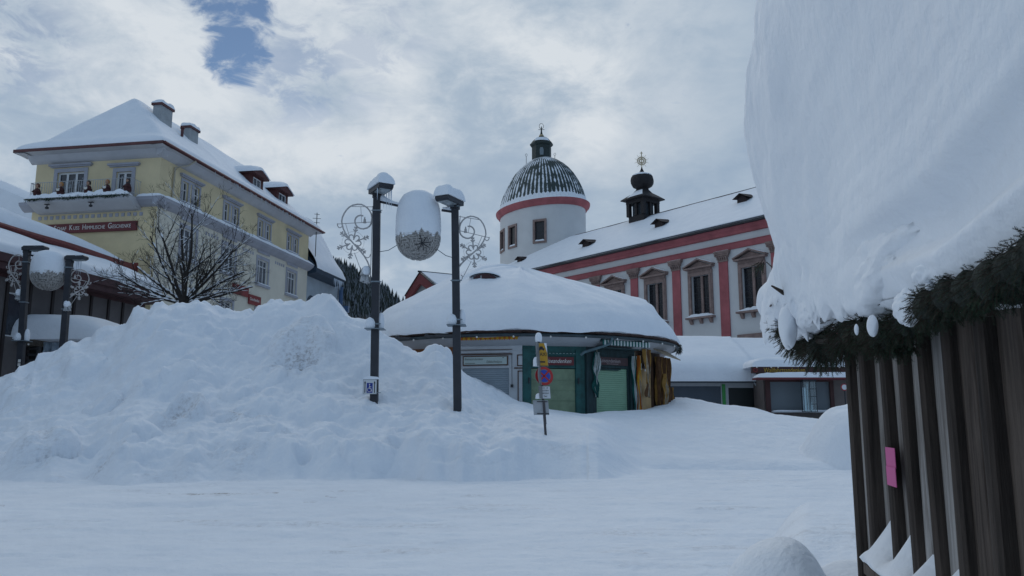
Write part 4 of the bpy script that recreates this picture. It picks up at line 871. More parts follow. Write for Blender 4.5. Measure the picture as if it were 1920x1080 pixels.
    mb.prism(f3, [(-.22, zl + .35), (.22, zl + .35), (.24, zl + 1.0), (.14, zl + 1.3), (-.14, zl + 1.3), (-.24, zl + 1.0)], .0, .06); part('lantern_window', mb, mat('pale_pane', (.18, .22, .24), .3), mb2, smooth=False)
    mb = MB(); rows = [[(cx + r_ * 1.0 * math.sin(a), cy - r_ * math.cos(a), zl + z_) for a in np.linspace(-.75, .9, 9)] for r_, z_ in ((1.33, 2.23), (1.12, 2.55), (.95, 2.72))]; mb.strip(rows); part('lantern_snow', mb, SNOW, mb2)
    mb = MB(); zb_ = at(1010, 256, 96)[2]; ztp = at(1010, 237, 96)[2]
    mb.lathe((cx, cy, zb_), [(0, -.3), (.18, -.26), (.3, -.1), (.32, .05), (.24, .22), (.1, .3), (0, .31)], 16); part('golden_ball', mb, gold, D)
    mb = MB(); mb.tube([(cx, cy, zl + 4.2), (cx, cy, ztp)], .05, 6); zz = zb_ + 1.0; mb.tube([(cx - .38, cy, zz - .1), (cx + .38, cy, zz - .1)], .035, 5); mb.tube([(cx + .27 * math.cos(t), cy, zz + .35 + .36 * math.sin(t)) for t in np.linspace(0, 6.283, 19)[:-1]], .03, 5, closed=True); part('cross', mb, mat('tarnished_metal', (.13, .12, .10), .5), D)
    for sx, h in ((-1.9, 1.0), (1.65, 1.1)):
        mb = MB(); mb.tube([(cx + sx, cy, zl - .9), (cx + sx, cy, zl - .5 + h)], .03, 4); mb.tube([(cx + sx + .12 * math.cos(t), cy, zl - .3 + h + .18 * math.sin(t)) for t in np.linspace(0, 6.283, 11)[:-1]], .02, 4, closed=True); part('lightning_rod', mb, DARK, D)
def dome_mat():
    m = bpy.data.materials.new('snow_streaked_copper'); m.use_nodes = True; t = m.node_tree; b = t.nodes['Principled BSDF']; b.inputs['Roughness'].default_value = .7
    tc = N(t, 'ShaderNodeTexCoord'); sp = N(t, 'ShaderNodeSeparateXYZ'); rt = N(t, 'ShaderNodeVectorRotate', rotation_type='Z_AXIS'); rt.inputs['Angle'].default_value = -(math.pi / 2 + R(38.03))
    Lk(t, tc.outputs['Object'], rt.inputs['Vector']); Lk(t, rt.outputs[0], sp.inputs[0])
    def mth(op, a, bb=None, c=None):
        q = N(t, 'ShaderNodeMath', operation=op)
        for i, x in enumerate((a, bb, c)):
            if x is None: continue
            if isinstance(x, (int, float)): q.inputs[i].default_value = x
            else: Lk(t, x, q.inputs[i])
        return q.outputs[0]
    ang = mth('ARCTAN2', mth('MULTIPLY', sp.outputs[1], 1 / 4.25), mth('MULTIPLY', sp.outputs[0], 1 / 6.35))
    n = N(t, 'ShaderNodeTexNoise', i_Scale=.75, i_Detail=7., i_Roughness=.7); Lk(t, tc.outputs['Object'], n.inputs['Vector'])
    n2 = N(t, 'ShaderNodeTexNoise', i_Scale=4.0, i_Detail=5., i_Roughness=.7); Lk(t, tc.outputs['Object'], n2.inputs['Vector'])
    st = mth('SINE', mth('ADD', mth('MULTIPLY', ang, 64.0), mth('MULTIPLY', n2.outputs[0], 1.2)))
    h = N(t, 'ShaderNodeMapRange'); Lk(t, sp.outputs[2], h.inputs[0]); zc = 27.6
    h.inputs[1].default_value = zc; h.inputs[2].default_value = zc + 6.9
    r = N(t, 'ShaderNodeValToRGB'); e = r.color_ramp.elements; Lk(t, h.outputs[0], r.inputs[0]); e[0].color = (1, 1, 1, 1); e[0].position = .02; e[1].position = 1.; e[1].color = (.95, .95, .95, 1)
    for p, v in ((.06, .36), (.7, .30), (.88, .62)): q = e.new(p); q.color = (v, v, v, 1)
    # snow where: rib line or noise patch
    patch = mth('ADD', mth('MULTIPLY', n.outputs[0], 3.0), mth('ADD', mth('MULTIPLY', r.outputs[0], 1.6), mth('MULTIPLY', st, .42)))
    mr = N(t, 'ShaderNodeMapRange', interpolation_type='SMOOTHSTEP'); Lk(t, patch, mr.inputs[0]); mr.inputs[1].default_value = 2.10; mr.inputs[2].default_value = 2.42
    mx = N(t, 'ShaderNodeMix', data_type='RGBA'); Lk(t, mr.outputs[0], mx.inputs[0]); mx.inputs[6].default_value = (.026, .044, .044, 1); mx.inputs[7].default_value = (.78, .82, .87, 1); Lk(t, mx.outputs[2], b.inputs['Base Color'])
    return m
church()
# ================================================================ ROUND SOUVENIR KIOSK
TEAL = mat('teal_paint', (.010, .085, .080), .6, .35, 3.0, .2, 30)
TEALD = mat('dark_teal_wood', (.014, .040, .044), .7, .5, 4.0, .3, 25, stretch=(3, 3, .4))
PLW = mat('panel_white', (.50, .52, .54), .6, .08, 2)
BRN = mat('brown_trim', (.075, .030, .014), .6, .3, 6)
ORG = mat('orange_brown_wood', (.22, .075, .018), .65, .35, 5, .1, 20)
SH1 = mat('pale_green_shutter', (.24, .40, .27), .55, .10, 1.2)
SH2 = mat('olive_green_panel', (.20, .27, .17), .6, .22, 2.2)
SHG = mat('grey_blue_shutter', (.27, .32, .36), .5, .08, 1.2)
AWO = mat('awning_orange', (.45, .12, .01), .8, .2, 8); AWY = mat('awning_yellow', (.55, .30, .02), .8, .2, 8)
AWG = mat('awning_green', (.008, .10, .09), .8, .2, 8); AWW = mat('awning_white', (.52, .56, .55), .8, .15, 8)
CLB = mat('brown_cloth', (.15, .075, .035), .9, .35, 6); CLC = mat('ochre_cloth', (.36, .20, .05), .9, .3, 6); CLP = mat('pale_cloth', (.36, .30, .22), .9, .3, 6)
def shutter(parent, fr, a, b, c, d, m, n=-.06, step=.075, flat=False):
    mb = MB(); rows = []
    z = c
    while z < d - 1e-6:
        z2 = min(d, z + step); k = 0 if flat else .016
        for q, o in ((z, 0), (z + step * .15, k), (z + step * .75, k), (z + step * .98, 0)):
            if q <= z2: rows.append([fr(a, n + o, q), fr(b, n + o, q)])
        z = z2
    mb.strip(rows); return part('roller_shutter', mb, m, parent, smooth=False)
def drape(fr, a, b, z0, z1, folds, amp, mats, parent, pinch=(), name='hanging_cloth', n0=.12, seed=1, nz=26, stripe=3, twist=0., sag=0.):
    mb = MB(); nc = folds * 8 + 1
    P = []
    for i in range(nz):
        t = i / (nz - 1); z = z1 + (z0 - z1) * t; w = 1.0
        for (pt, pw, pa) in pinch: w *= 1 - pa * math.exp(-((t - pt) / pw) ** 2)
        row = []
        for j in range(nc):
            u = j / (nc - 1); x = (a + b) / 2 + (u - .5) * (b - a) * w + .03 * math.sin(6 * t + seed)
            ph = u * folds * 2 * math.pi + seed + twist * t * 6; n_ = n0 + amp * math.sin(ph) * (.5 + .5 * w) + amp * .5 * math.sin(ph * 2.3 + t * 5 + seed)
            row.append(fr(x, n_, z - sag * math.sin(math.pi * u) * t + .03 * math.sin(ph * .5 + seed) * t))
        P.append(row)
    for j in range(nc - 1):
        mi = ((j + (int(twist * 0))) // stripe) % len(mats)
        mb.strip([[P[i][j], P[i][j + 1]] for i in range(nz)], mi)
    # give the cloth a back a few millimetres behind
    off = len(mb.v); mb.v.extend([(v[0] - fr.n[0] * .006, v[1] - fr.n[1] * .006, v[2]) for v in mb.v[:off]]); nf = len(mb.f)
    mb.f.extend([tuple(i + off for i in f[::-1]) for f in mb.f[:nf]]); mb.m.extend(mb.m[:nf])
    return part(name, mb, mats, parent)
def valance(fr, a, b, z0, z1, n_, n, mats, parent, slope=0.0):
    mb = MB()
    for i in range(n):
        x0 = a + (b - a) * i / n; x1 = a + (b - a) * (i + 1) / n; zz0 = z0 + slope * i / n; zz1 = z1 + slope * i / n
        mb.box(fr, x0, x1, n_ - .012, n_ + .004 * (i % 2), zz0, zz1, i % 2); mb.prism(fr, [(x0, zz0), ((x0 + x1) / 2, zz0 - .035), (x1, zz0)], n_ - .012, n_ + .004 * (i % 2), i % 2)
    return part('awning_valance', mb, mats, parent, smooth=False)
def round_kiosk():
    cx, cy, RW = .36, 34.0, 5.9; zt = 4.22
    T = thing('round_kiosk', (cx, cy, 0), 'round souvenir kiosk with closed shutters and a huge domed load of roof snow', 'kiosk')
    def seg(k):
        t0, t1 = R(22.5) * k, R(22.5) * (k + 1); p0 = (cx + RW * math.sin(t0), cy - RW * math.cos(t0)); p1 = (cx + RW * math.sin(t1), cy - RW * math.cos(t1))
        L = math.hypot(p1[0] - p0[0], p1[1] - p0[1]); return W(p0[0], p0[1], math.atan2(p1[0] - p0[0], p1[1] - p0[1]), 1), L
    # plain back walls
    mb = MB()
    for k in list(range(3, 13)): fr, L = seg(k); mb.add([fr(0, 0, 0), fr(L, 0, 0), fr(L, 0, zt), fr(0, 0, zt)], [(0, 1, 2, 3)])
    part('back_wall', mb, ORG, T, smooth=False)
    # white bay (left of the centre corner)
    fr, L = seg(-1); sx = lambda px_, n=0: hit(fr, px_, 700, n)[0]
    mb = MB(); hl = (.16, 1.83, 1.2, 3.44); wall(mb, fr, 0, L, 0, zt, [hl], depth=.05); mb.box(fr, 0, L, 0, .03, 4.06, zt); mb.box(fr, 0, 1.86, .0, .05, 3.98, 4.04); part('white_bay', mb, PLW, T, smooth=False)
    shutter(T, fr, *hl, SHG)
    mb = MB(); mb.box(fr, 0, 1.95, 0, .06, 3.905, 3.945); mb.box(fr, 0, 1.95, 0, .05, 4.075, 4.095); mb.box(fr, 2.02, 2.30, 0, .04, 3.41, 3.45)
    for (a, b, c, d) in ((2.12, 2.3, 3.50, 3.90), (2.14, 2.3, 1.9, 3.34)): mb.box(fr, a, a + .03, 0, .03, c, d); mb.box(fr, a, b, 0, .03, c, c + .03); mb.box(fr, a, b, 0, .03, d - .03, d)
    part('brown_moulding', mb, BRN, T, smooth=False)
    mb = MB(); mb.box(fr, .17, 1.80, .02, .05, 3.53, 3.87); sg = part('shop_sign', mb, BRN, T, smooth=False)
    mb = MB(); mb.box(fr, .21, 1.76, .05, .056, 3.57, 3.835); part('sign_face', mb, mat('sign_mint', (.42, .50, .48), .5), sg, smooth=False)
    mb = MB(); lg = mat('sign_grey_letters', (.16, .17, .15), .6); text(mb, fr, 'Reiseandenken', .24, 3.72, .125, .058, shear=.25, sx=.88); text(mb, fr, 'Edelschnäpse', 1.03, 3.62, .125, .058, shear=.1, sx=.84); mb.box(fr, .25, .62, .056, .062, 3.60, 3.622); mb.box(fr, 1.60, 1.66, .056, .062, 3.79, 3.81); part('lettering', mb, lg, sg, smooth=False)
    mb = MB(); mb.tube([fr(1.95, .1, 3.92), fr(1.955, .1, 2.85)], .012, 6); mb.box(fr, 1.91, 2.0, .06, .14, 2.76, 2.86); part('pull_rod', mb, DARK, T)
    valance(fr, .05, 2.25, 4.40, 4.50, .56, 26, [AWO, AWY], T)
    mb = MB(); mb.tube([fr(.02, .5, 4.51), fr(2.27, .5, 4.51)], .05, 8); part('awning_roll', mb, AWO, T)
    # orange-brown arch bay to its left
    for k in (-2, -3):
        fr, L = seg(k); mb = MB(); hl = (.25, L - .22, 1.2, 3.75); wall(mb, fr, 0, L, 0, zt, [hl], depth=.2)
        pts = [(.25, 3.4)] + [(L / 2 - (L / 2 - .24) * math.cos(t), 3.4 + .42 * math.sin(t)) for t in np.linspace(0, math.pi, 12)] + [(L - .22, 3.4)]
        mb.prism(fr, [(.24, 3.76), (.24, 3.4)] + [(p[0], min(3.755, p[1])) for p in pts[1:-1]] + [(L - .21, 3.4), (L - .21, 3.76)], -.08, -.02); part('wooden_bay', mb, ORG, T, smooth=False)
        mb = MB(); mb.box(fr, .25, L - .22, -.3, -.25, 1.2, 3.75); part('bay_board', mb, mat('bay_grey', (.30, .30, .30), .7, .1, 2), T, smooth=False)
    # teal bays
    fr, L = seg(0); mb = MB(); hl = (.32, 1.90, 1.2, 3.44); wall(mb, fr, 0, L, 0, zt, [hl], depth=.06)
    mb.box(fr, .02, .30, 0, .05, 1, 4.1); mb.box(fr, 1.92, 2.10, 0, .05, 1, 4.1); mb.box(fr, .3, 1.92, 0, .04, 3.88, 3.98); part('teal_bay', mb, TEAL, T, smooth=False)
    shutter(T, fr, *hl, SH2, step=.36, n=-.05)
    mb = MB(); mb.box(fr, .66, 1.84, .04, .07, 3.54, 3.83); sg = part('shop_sign', mb, mat('sign_maroon', (.12, .012, .016), .5), T, smooth=False); mb = MB(); text(mb, fr, 'Reiseandenken', .70, 3.62, .215, .076, shear=.3, sx=.80); part('lettering', mb, LETT, sg, smooth=False)
    mb = MB()
    for x in (.22, 2.0): mb.box(fr, x - .02, x + .02, .05, .11, 2.9, 3.1)
    part('bolt', mb, DARK, T, smooth=False)
    mb = MB()
    for i in range(12): mb.box(fr, .45 + i * .125, .51 + i * .125, .05, .07, 3.945, 3.965)
    part('awning_rail', mb, mat('rail_pale', (.25, .34, .33), .6), T, smooth=False, kind='stuff')
    fr, L = seg(1); mb = MB(); hl = (.42, 1.93, 1.0, 3.50); wall(mb, fr, 0, L, 0, zt, [hl], depth=.06); mb.box(fr, -.05, .30, -.02, .10, 1, 4.0); mb.box(fr, .30, .40, 0, .07, 1, 3.95); mb.box(fr, 2.0, 2.2, 0, .08, 1, 3.95); part('dark_teal_bay', mb, TEALD, T, smooth=False)
    shutter(T, fr, *hl, SH1)
    mb = MB(); mb.box(fr, .50, 1.62, -.03, .0, 3.44, 3.48); mb.box(fr, .62, 1.5, -.02, .02, 3.41, 3.44); part('shutter_rail', mb, TEALD, T, smooth=False)
    mb = MB(); mb.box(fr, .50, 1.92, .03, .06, 3.60, 3.88); sg = part('shop_sign', mb, mat('sign_dark_maroon', (.055, .018, .02), .5, .3, 3), T, smooth=False, label='darker faded sign board'); mb = MB(); text(mb, fr, 'Reiseandenken', .56, 3.69, .20, .066, shear=.1, sx=.82); mb.box(fr, .9, 1.45, .066, .07, 3.635, 3.648); part('lettering', mb, mat('faded_letters', (.36, .30, .30), .6), sg, smooth=False)
    valance(fr, .30, L + .25, 4.28, 4.44, .58, 30, [AWG, AWW], T)
    mb = MB(); mb.tube([fr(.28, .5, 4.43), fr(L + .2, .5, 4.43)], .06, 8); mb.box(fr, .30, 2.1, .02, .5, 4.15, 4.19); part('awning_roll', mb, TEALD, T)
    drape(fr, .14, .46, 2.45, 4.02, 3, .06, [AWG, AWW], T, pinch=((0, .12, .45), (.55, .12, .7), (1, .18, .75)), n0=.20, twist=.9, stripe=4)
    mb = MB(); mb.tube([fr(.33, .22, 4.2), fr(.31, .22, 3.2)], .012, 5); mb.tube([fr(2.14, .2, 4.1), fr(2.14, .2, 3.5)], .012, 5); part('cord', mb, mat('cord_beige', (.3, .27, .2), .8), T)
    drape(fr, 2.02, 2.24, 2.0, 3.96, 2, .05, [AWG, AWW], T, pinch=((.5, .2, .5), (1, .25, .6)), n0=.16, twist=.5, seed=3)
    # downpipe from the gutter
    mb = MB(); mb.tube([fr(.62, .72, 4.52), fr(.60, .64, 4.30), fr(.35, .5, 4.20), fr(-.22, .20, 4.0), fr(-.30, .08, 3.9)], .05, 8); part('downpipe', mb, mat('zinc_teal', (.09, .15, .17), .5, .2, 6), T)
    # wooden bay with swags of cloth
    fr, L = seg(2); mb = MB(); wall(mb, fr, 0, L, 0, zt); mb.box(fr, 0, .12, 0, .06, 1, 4.1); mb.box(fr, 1.30, 1.48, 0, .08, 1, 4.1); part('wooden_bay', mb, mat('dark_brown_wood', (.07, .035, .018), .75, .4, 5), T, smooth=False)
    mb = MB(); mb.box(fr, .16, 1.28, .02, .05, 1.2, 3.56); part('plywood_panel', mb, mat('plywood', (.46, .31, .15), .7, .15, 2.5), T, smooth=False)
    mb = MB(); mb.box(fr, .18, .52, .04, .06, 3.50, 3.74); mb.box(fr, .74, 1.08, .04, .06, 3.46, 3.72); nb = part('notice_board', mb, LETT, T, smooth=False); mb = MB()
    for i in range(7): mb.box(fr, .22 + i * .13, .29 + i * .13, .06, .064, 3.55, 3.66)
    part('notice_print', mb, BRN, nb, smooth=False)
    drape(fr, -.12, .22, 1.6, 4.0, 3, .05, [AWO, CLP, AWY], T, pinch=((.15, .2, .5), (.6, .25, .45), (1, .1, .2)), seed=2, twist=.4, n0=.14, stripe=2)
    drape(fr, .30, .80, 3.0, 4.25, 3, .06, [CLC, CLP, CLB], T, pinch=((1, .45, .85),), seed=5, n0=.28, stripe=2)
    drape(fr, .35, .72, 2.50, 3.03, 3, .05, [CLB, CLP], T, pinch=((0, .35, .8),), seed=6, n0=.26)
    drape(fr, 1.42, 2.55, 1.75, 4.05, 8, .10, [CLB, CLC, CLB, CLP], T, pinch=((.92, .2, .35),), seed=7, n0=.25, twist=.2)
    drape(fr, 1.65, 2.75, 1.70, 2.9, 5, .09, [CLC, CLB], T, pinch=((1, .3, .45), (0, .4, .5)), seed=8, n0=.40, sag=.15)
    drape(fr, 1.5, 2.0, 1.95, 3.4, 3, .08, [CLC, CLB, CLP], T, pinch=((0, .3, .6), (1, .3, .6)), seed=12, n0=.42, twist=.4)
    fl = lambda a, b, z: fr(a, b, z); mb = MB()
    v = [fr(.95, .25, 4.38), fr(2.15, .35, 4.30), fr(2.35, .85, 3.96), fr(1.15, .80, 4.06)]; v2 = [(q[0], q[1], q[2] - .04) for q in v]
    mb.add(v + v2, [(0, 1, 2, 3), (7, 6, 5, 4), (0, 4, 5, 1), (1, 5, 6, 2), (2, 6, 7, 3), (3, 7, 4, 0)]); part('propped_flap', mb, mat('flap_beige', (.33, .26, .18), .7, .2, 3), T, smooth=False)
    # soffit, gutter, ragged roof edge
    ring = lambda r, z: (r, z)
    mb = MB(); mb.lathe((cx, cy, 0), [(5.6, zt - .02), (5.95, zt), (6.3, 4.42), (6.42, 4.52)], 64); part('soffit', mb, mat('soffit_white', (.40, .41, .43), .7, .06, 2), T)
    mb = MB(); mb.tube([(cx + 6.50 * math.sin(t), cy - 6.50 * math.cos(t), 4.53) for t in np.linspace(0, 2 * math.pi, 97)[:-1]], .06, 8, closed=True); part('gutter', mb, mat('gutter_dark_teal', (.035, .055, .065), .5, .3, 5), T)
    mb = MB()
    for t in np.linspace(-1.4, 1.5, 16): p = np.array([cx + 6.6 * math.sin(t), cy - 6.6 * math.cos(t), 4.46]); mb.lathe(p, [(0, -.04), (.03, -.03), (.035, 0), (.02, .03), (0, .04)], 8)
    part('string_light', mb, LETT, T)
    mb = MB(); rows = []
    for t in np.linspace(0, 2 * math.pi, 361): q = .035 * float(fbm(t * 14, 1.3, 3, 3)); rows.append([(cx + r_ * math.sin(t), cy - r_ * math.cos(t), z_ + q) for r_, z_ in ((6.35, 4.60), (6.54, 4.61), (6.60, 4.645), (6.56, 4.69), (6.3, 4.74))])
    mb.strip(rows); part('roof_edge', mb, mat('rotted_shingle', (.065, .035, .028), .9, .5, 8), T)
    # roof deck and snow
    Hx = np.array([-6.75, -6.3, -5.45, -4.2, -3.2, -2.4, -1.6, -.8, .1, 1.2, 2.8, 4.0, 5.0, 5.32, 5.55, 5.9, 6.35, 6.7]); Hz = np.array([5.6, 6.05, 6.50, 7.12, 7.62, 8.02, 8.30, 8.28, 8.08, 7.82, 7.40, 7.10, 6.86, 6.72, 6.25, 5.85, 5.5, 5.1])
    nr, na = 60, 220; mb = MB(); rows = []
    rr = 1 - (1 - np.linspace(0, 1, nr)) ** 1.7
    for i, q in enumerate(rr):
        row = []
        for j in range(na):
            t = 2 * math.pi * j / na; Rm = 6.60 + .14 * float(fbm(3 * math.cos(t) + 9, 3 * math.sin(t) + 9, 3, 2)) + .05 * float(fbm(14 * math.cos(t), 14 * math.sin(t), 2, 5)); x, y = q * Rm * math.sin(t), -q * Rm * math.cos(t)
            ze = 4.68 + .05 * float(fbm(t * 8, .5, 3, 7)) + .10 * float(fbm(5 * math.cos(t), 5 * math.sin(t), 2, 15)); Ym = math.sqrt(max(.01, Rm * Rm - min(x * x, Rm * Rm - .01))); H = float(np.interp(x, Hx, Hz))
            k = min(1, abs(y) / Ym)
            prof = 1 - k ** 1.4
            edge = .62 * (1 - (1 - min(1, (Rm - q * Rm) / .55)) ** 2) ** .5
            base = ze + edge
            z = base + max(0, H - 5.35) * prof * min(1, (Rm * (1 - q)) / .9 + .0) ** .5
            # eyebrow window niche
            z += .05 * float(fbm(x * .7, y * .7, 3, 33)) * min(1, (1 - q) * 5)
            row.append((cx + x, cy + y, z))
        rows.append(row)
    mb.strip(rows, closed=True); mb.strip([rows[-1], [(cx + 6.45 * math.sin(2 * math.pi * j / na), cy - 6.45 * math.cos(2 * math.pi * j / na), 4.66) for j in range(na)], [(cx + 5.5 * math.sin(2 * math.pi * j / na), cy - 5.5 * math.cos(2 * math.pi * j / na), 4.70) for j in range(na)]], closed=True)
    part('roof_snow', mb, SNOW, T, ang=70)
    # eyebrow dormer peeping out of the snow
    surf = np.array([v for r in rows for v in r])
    best = None
    for Y in np.arange(27.5, 36, .05):
        p = at(909, 521, Y); d2 = np.hypot(surf[:, 0] - p[0], surf[:, 1] - p[1]); k = d2.argmin()
        if p[2] <= surf[k, 2] + .02 : best = p; break
    if best is None: best = at(909, 521, 32)
    ex, ey, ez = best; f = lambda a, b, z: (ex + a, ey - b, ez + z)
    mb = MB(); pts = [(-.45 + .9 * u, -.015 - .03 * math.sin(math.pi * u)) for u in np.linspace(0, 1, 14)] + [(.45 - .9 * u, .01 + .145 * math.sin(math.pi * u) ** .9) for u in np.linspace(0, 1, 14)][1:-1]
    mb.prism(f, pts, -.5, .07); eb = part('eyebrow_window', mb, mat('eyebrow_maroon', (.045, .010, .012), .5), T, smooth=False)
    mb = MB(); mb.box(f, -.16, -.13, .07, .078, -.03, .08); part('glazing_bar', mb, PLW, eb, smooth=False)
    mb = MB(); U = np.linspace(-1, 1, 17); rws = []
    for dd in (0.10, .06, 0, -.2, -.5, -.9): rws.append([f(u * (.60 + .02), dd - .02 , (.02 + .17 * max(0, 1 - u * u) ** .8) + (.06 if dd < .08 else .0) - (.05 if dd < -.6 else 0)) for u in U])
    mb.strip(rws); part('eyebrow_snow', mb, SNOW, eb)
    # broken tiles poking out at the left eave
    mb = MB()
    for (px_, py_, w) in ((758, 634, .22), (745, 632, .08), (800, 628, .05), (812, 630, .30), (835, 629, .35)):
        t = math.atan2((px_ - 960) / 1530 * 28.5 - cx, 5.9); p = at(px_, py_, cy - 6.68 * math.cos(t)); mb.box(lambda a, b, z: (p[0] + a, p[1] - b, p[2] + z), -w, w, -.1, .03, -.045, .035)
    part('broken_tile', mb, mat('slate_dark', (.06, .06, .065), .8), T, smooth=False)
    # evergreen string and bulbs at the right-hand tip
    mb = MB()
    for i in range(220):
        t = rnd.uniform(1.25, 1.62); p = np.array([cx + 6.62 * math.sin(t), cy - 6.62 * math.cos(t), 4.55 + rnd.uniform(-.14, .08)]); q = p + np.array([rnd.uniform(-.09, .09), rnd.uniform(-.09, .05), rnd.uniform(-.14, .03)]); mb.tube([p, q], [.012, .004], 3)
    part('withered_garland', mb, mat('withered_green', (.035, .04, .035), .9), T, kind='stuff')
round_kiosk()

def gable_house():
    p = at(787, 511, 60); az = R(60); S = W(p[0], p[1], az, 1); z = p[2]; g = S.n
    fr = lambda a, b, c: S(a, b, z + c)      # a along the ridge, b sideways, c up
    T = thing('red_gabled_house', (p[0], p[1], 0), 'small gabled house with red verge boards half hidden behind the round kiosk roof', 'house')
    fg = lambda b, a, c: fr(a, b, c)
    mb = MB(); mb.prism(fg, [(-2.1, -12), (2.1, -12), (2.1, -1.3), (0, -.30), (-2.1, -1.3)], .3, 9); part('wall', mb, mat('grey_render', (.36, .37, .37), .9, .08, 1), T, smooth=False)
    mb = MB(); mb.prism(fg, [(-2.75, -1.42), (0, -.04), (2.75, -1.42), (2.75, -2.1), (0, -.85), (-2.75, -2.1)], 0, .2); part('verge_board', mb, mat('verge_red', (.22, .045, .045), .7, .15, 3), T, smooth=False)
    mb = MB(); mb.prism(fg, [(-2.8, -1.44), (0, -.02), (2.8, -1.44), (2.8, -1.36), (0, .06), (-2.8, -1.36)], -.05, 9.1); mb.tube([fr(-.15, 0, .08), fr(9, 0, .08)], .07, 6); rf = part('roof', mb, DARK, T, smooth=False)
    mb = MB()
    for sg in (-1, 1): mb.add([fr(.12, sg * .06, .08), fr(9, sg * .06, .08), fr(9, sg * 2.75, -1.2), fr(.12, sg * 2.75, -1.2), fr(.12, sg * .06, -.0), fr(9, sg * .06, -.0), fr(9, sg * 2.75, -1.34), fr(.12, sg * 2.75, -1.34)], [(0, 1, 2, 3), (0, 4, 7, 3), (3, 2, 6, 7), (0, 1, 5, 4)])
    part('roof_snow', mb, SNOW, rf, smooth=False)
gable_house()

# ================================================================ ROW OF STALLS at the right
def stall_row():
    PALE = mat('stall_white', (.44, .46, .48), .6, .08, 2); SLATE = mat('slate_blue_panel', (.055, .075, .10), .5, .15, 1)
    Y = 42.0; x0, x1 = at(1150, 716, Y)[0], at(1412, 716, Y)[0]; ze = at(1300, 717, Y)[2]
    fr = lambda a, n, z: (a, Y - n, z)
    T = thing('white_stall', (x0, Y, 0), 'closed white market stall with a green post and a dark opening under thick roof snow', 'stall')
    X = lambda p, yy=Y: at(p, 740, yy)[0]
    h1 = (x0 + .1, X(1352), .8, at(1300, 724, Y)[2]); h2 = (X(1366), X(1428), .8, at(1400, 727, Y)[2])
    mb = MB(); wall(mb, fr, x0, X(1437), 0, ze, [h1, h2], depth=.1); mb.box(fr, x0, X(1437), -5, -.3, 0, ze); part('wall', mb, PALE, T, smooth=False)
    mb = MB(); mb.box(fr, h1[0], h1[1], -.1, -.07, h1[2], h1[3]); part('slate_panel', mb, SLATE, T, smooth=False)
    mb = MB(); mb.box(fr, h2[0], h2[1], -.2, -.15, h2[2], h2[3]); part('opening_dark_sheet', mb, mat('green_black', (.006, .012, .012), .5), T, smooth=False)  # near-black sheet set back in the opening, its colour standing in for shade
    mb = MB(); mb.box(fr, X(1354), X(1360), 0, .06, .8, ze - .1); part('green_post', mb, mat('signal_green', (.03, .27, .05), .5), T, smooth=False)
    mb = MB(); mb.box(fr, x0, X(1437), 0, .45, ze - .02, ze + .06); mb.tube([fr(x0, .5, ze), fr(x1, .5, ze)], .05, 8); part('gutter', mb, mat('gutter_grey', (.05, .06, .07), .5), T)
    mb = MB(); mb.tube([fr(X(1410), .5, ze - .02), fr(X(1418), .3, ze - .3), fr(X(1431), .1, ze - .45), fr(X(1432), .1, .8)], .045, 8); part('downpipe', mb, PALE, T)
    zt = at(1330, 632, Y + 4.5)[2]
    mb = MB(); xs = np.linspace(x0 - .2, X(1640), 60); xr = x1 + .05
    ds = np.concatenate([np.linspace(0, .5, 7), np.linspace(.8, 4.5, 12), [6, 7.5]])
    def zf(x, d):
        k = (1 - (1 - min(1, d / 1.0)) ** 2) ** .5
        sideb = 1.0
        prof = ze + .06 + .95 * k + (zt - ze - 1.01) * min(1, d / 4.5) ** .95 - max(0, d - 4.5) * .25
        return prof + .08 * float(fbm(x * .4, d * .4, 3, 41)) - .25 * max(0, (x0 + 3.2 - x) / 3.0) ** 2
    front = lambda x: .58 - (.75 * float(sst(x, xr - .05, xr + .05)))
    top = [[fr(x, front(x) - d + .12 * math.sin(min(1, d / .5) * math.pi), zf(x, d) + (.55 * float(sst(x, xr - .2, xr + .4)) * (d < .3) * 0)) for d in ds] for x in xs]
    mb.strip(top); mb.strip([[fr(x, front(x), ze + .03) for x in xs], [t[0] for t in top]]); mb.strip([[t[-1] for t in top], [fr(x, -7, ze) for x in xs]]); mb.strip([top[-1], [fr(xs[-1], front(xs[-1]) - d, ze) for d in ds]]); mb.strip([top[0], [fr(xs[0], front(xs[0]) - d, ze) for d in ds]])
    part('roof_snow', mb, SNOW, T, ang=60)
    # second stall, a step nearer
    Y2 = 40.0; f2 = lambda a, n, z: (a, Y2 - n, z); X2 = lambda p: at(p, 740, Y2)[0]; Z2 = lambda p: at(1500, p, Y2)[2]
    a0, a1 = X2(1436), X2(1640); T2 = thing('maroon_framed_stall', (a0, Y2, 0), 'closed stall with maroon frame, grey shutter and yellow lettering on its brown fascia', 'stall')
    MRN = mat('maroon_frame', (.055, .014, .012), .6, .2, 3); SHT = mat('blue_grey_shutter', (.14, .17, .19), .5, .06, 1.5); TAU = mat('taupe_wall', (.15, .125, .115), .8, .12, 1.5)
    b0, b1 = X2(1444), X2(1556)
    mb = MB(); wall(mb, f2, a0, a1, 0, Z2(700), [(b0, b1, Z2(772), Z2(716))], depth=.12); mb.box(f2, a0, a1, -2, -.3, 0, Z2(700)); part('wall', mb, TAU, T2, smooth=False)
    shutter(T2, f2, b0, b1, Z2(772), Z2(716), SHT, n=-.08, step=.12, flat=True)
    mb = MB(); mb.box(f2, a0 - .02, b0, 0, .08, Z2(788), Z2(712)); mb.box(f2, b1, b1 + .18, 0, .08, Z2(775), Z2(712)); mb.box(f2, b0, b1, 0, .08, Z2(716), Z2(712)); part('frame', mb, MRN, T2, smooth=False)
    mb = MB(); mb.box(f2, b0 - .02, b1 + .25, .08, .32, Z2(773.5), Z2(771.5)); part('counter', mb, PALE, T2, smooth=False)
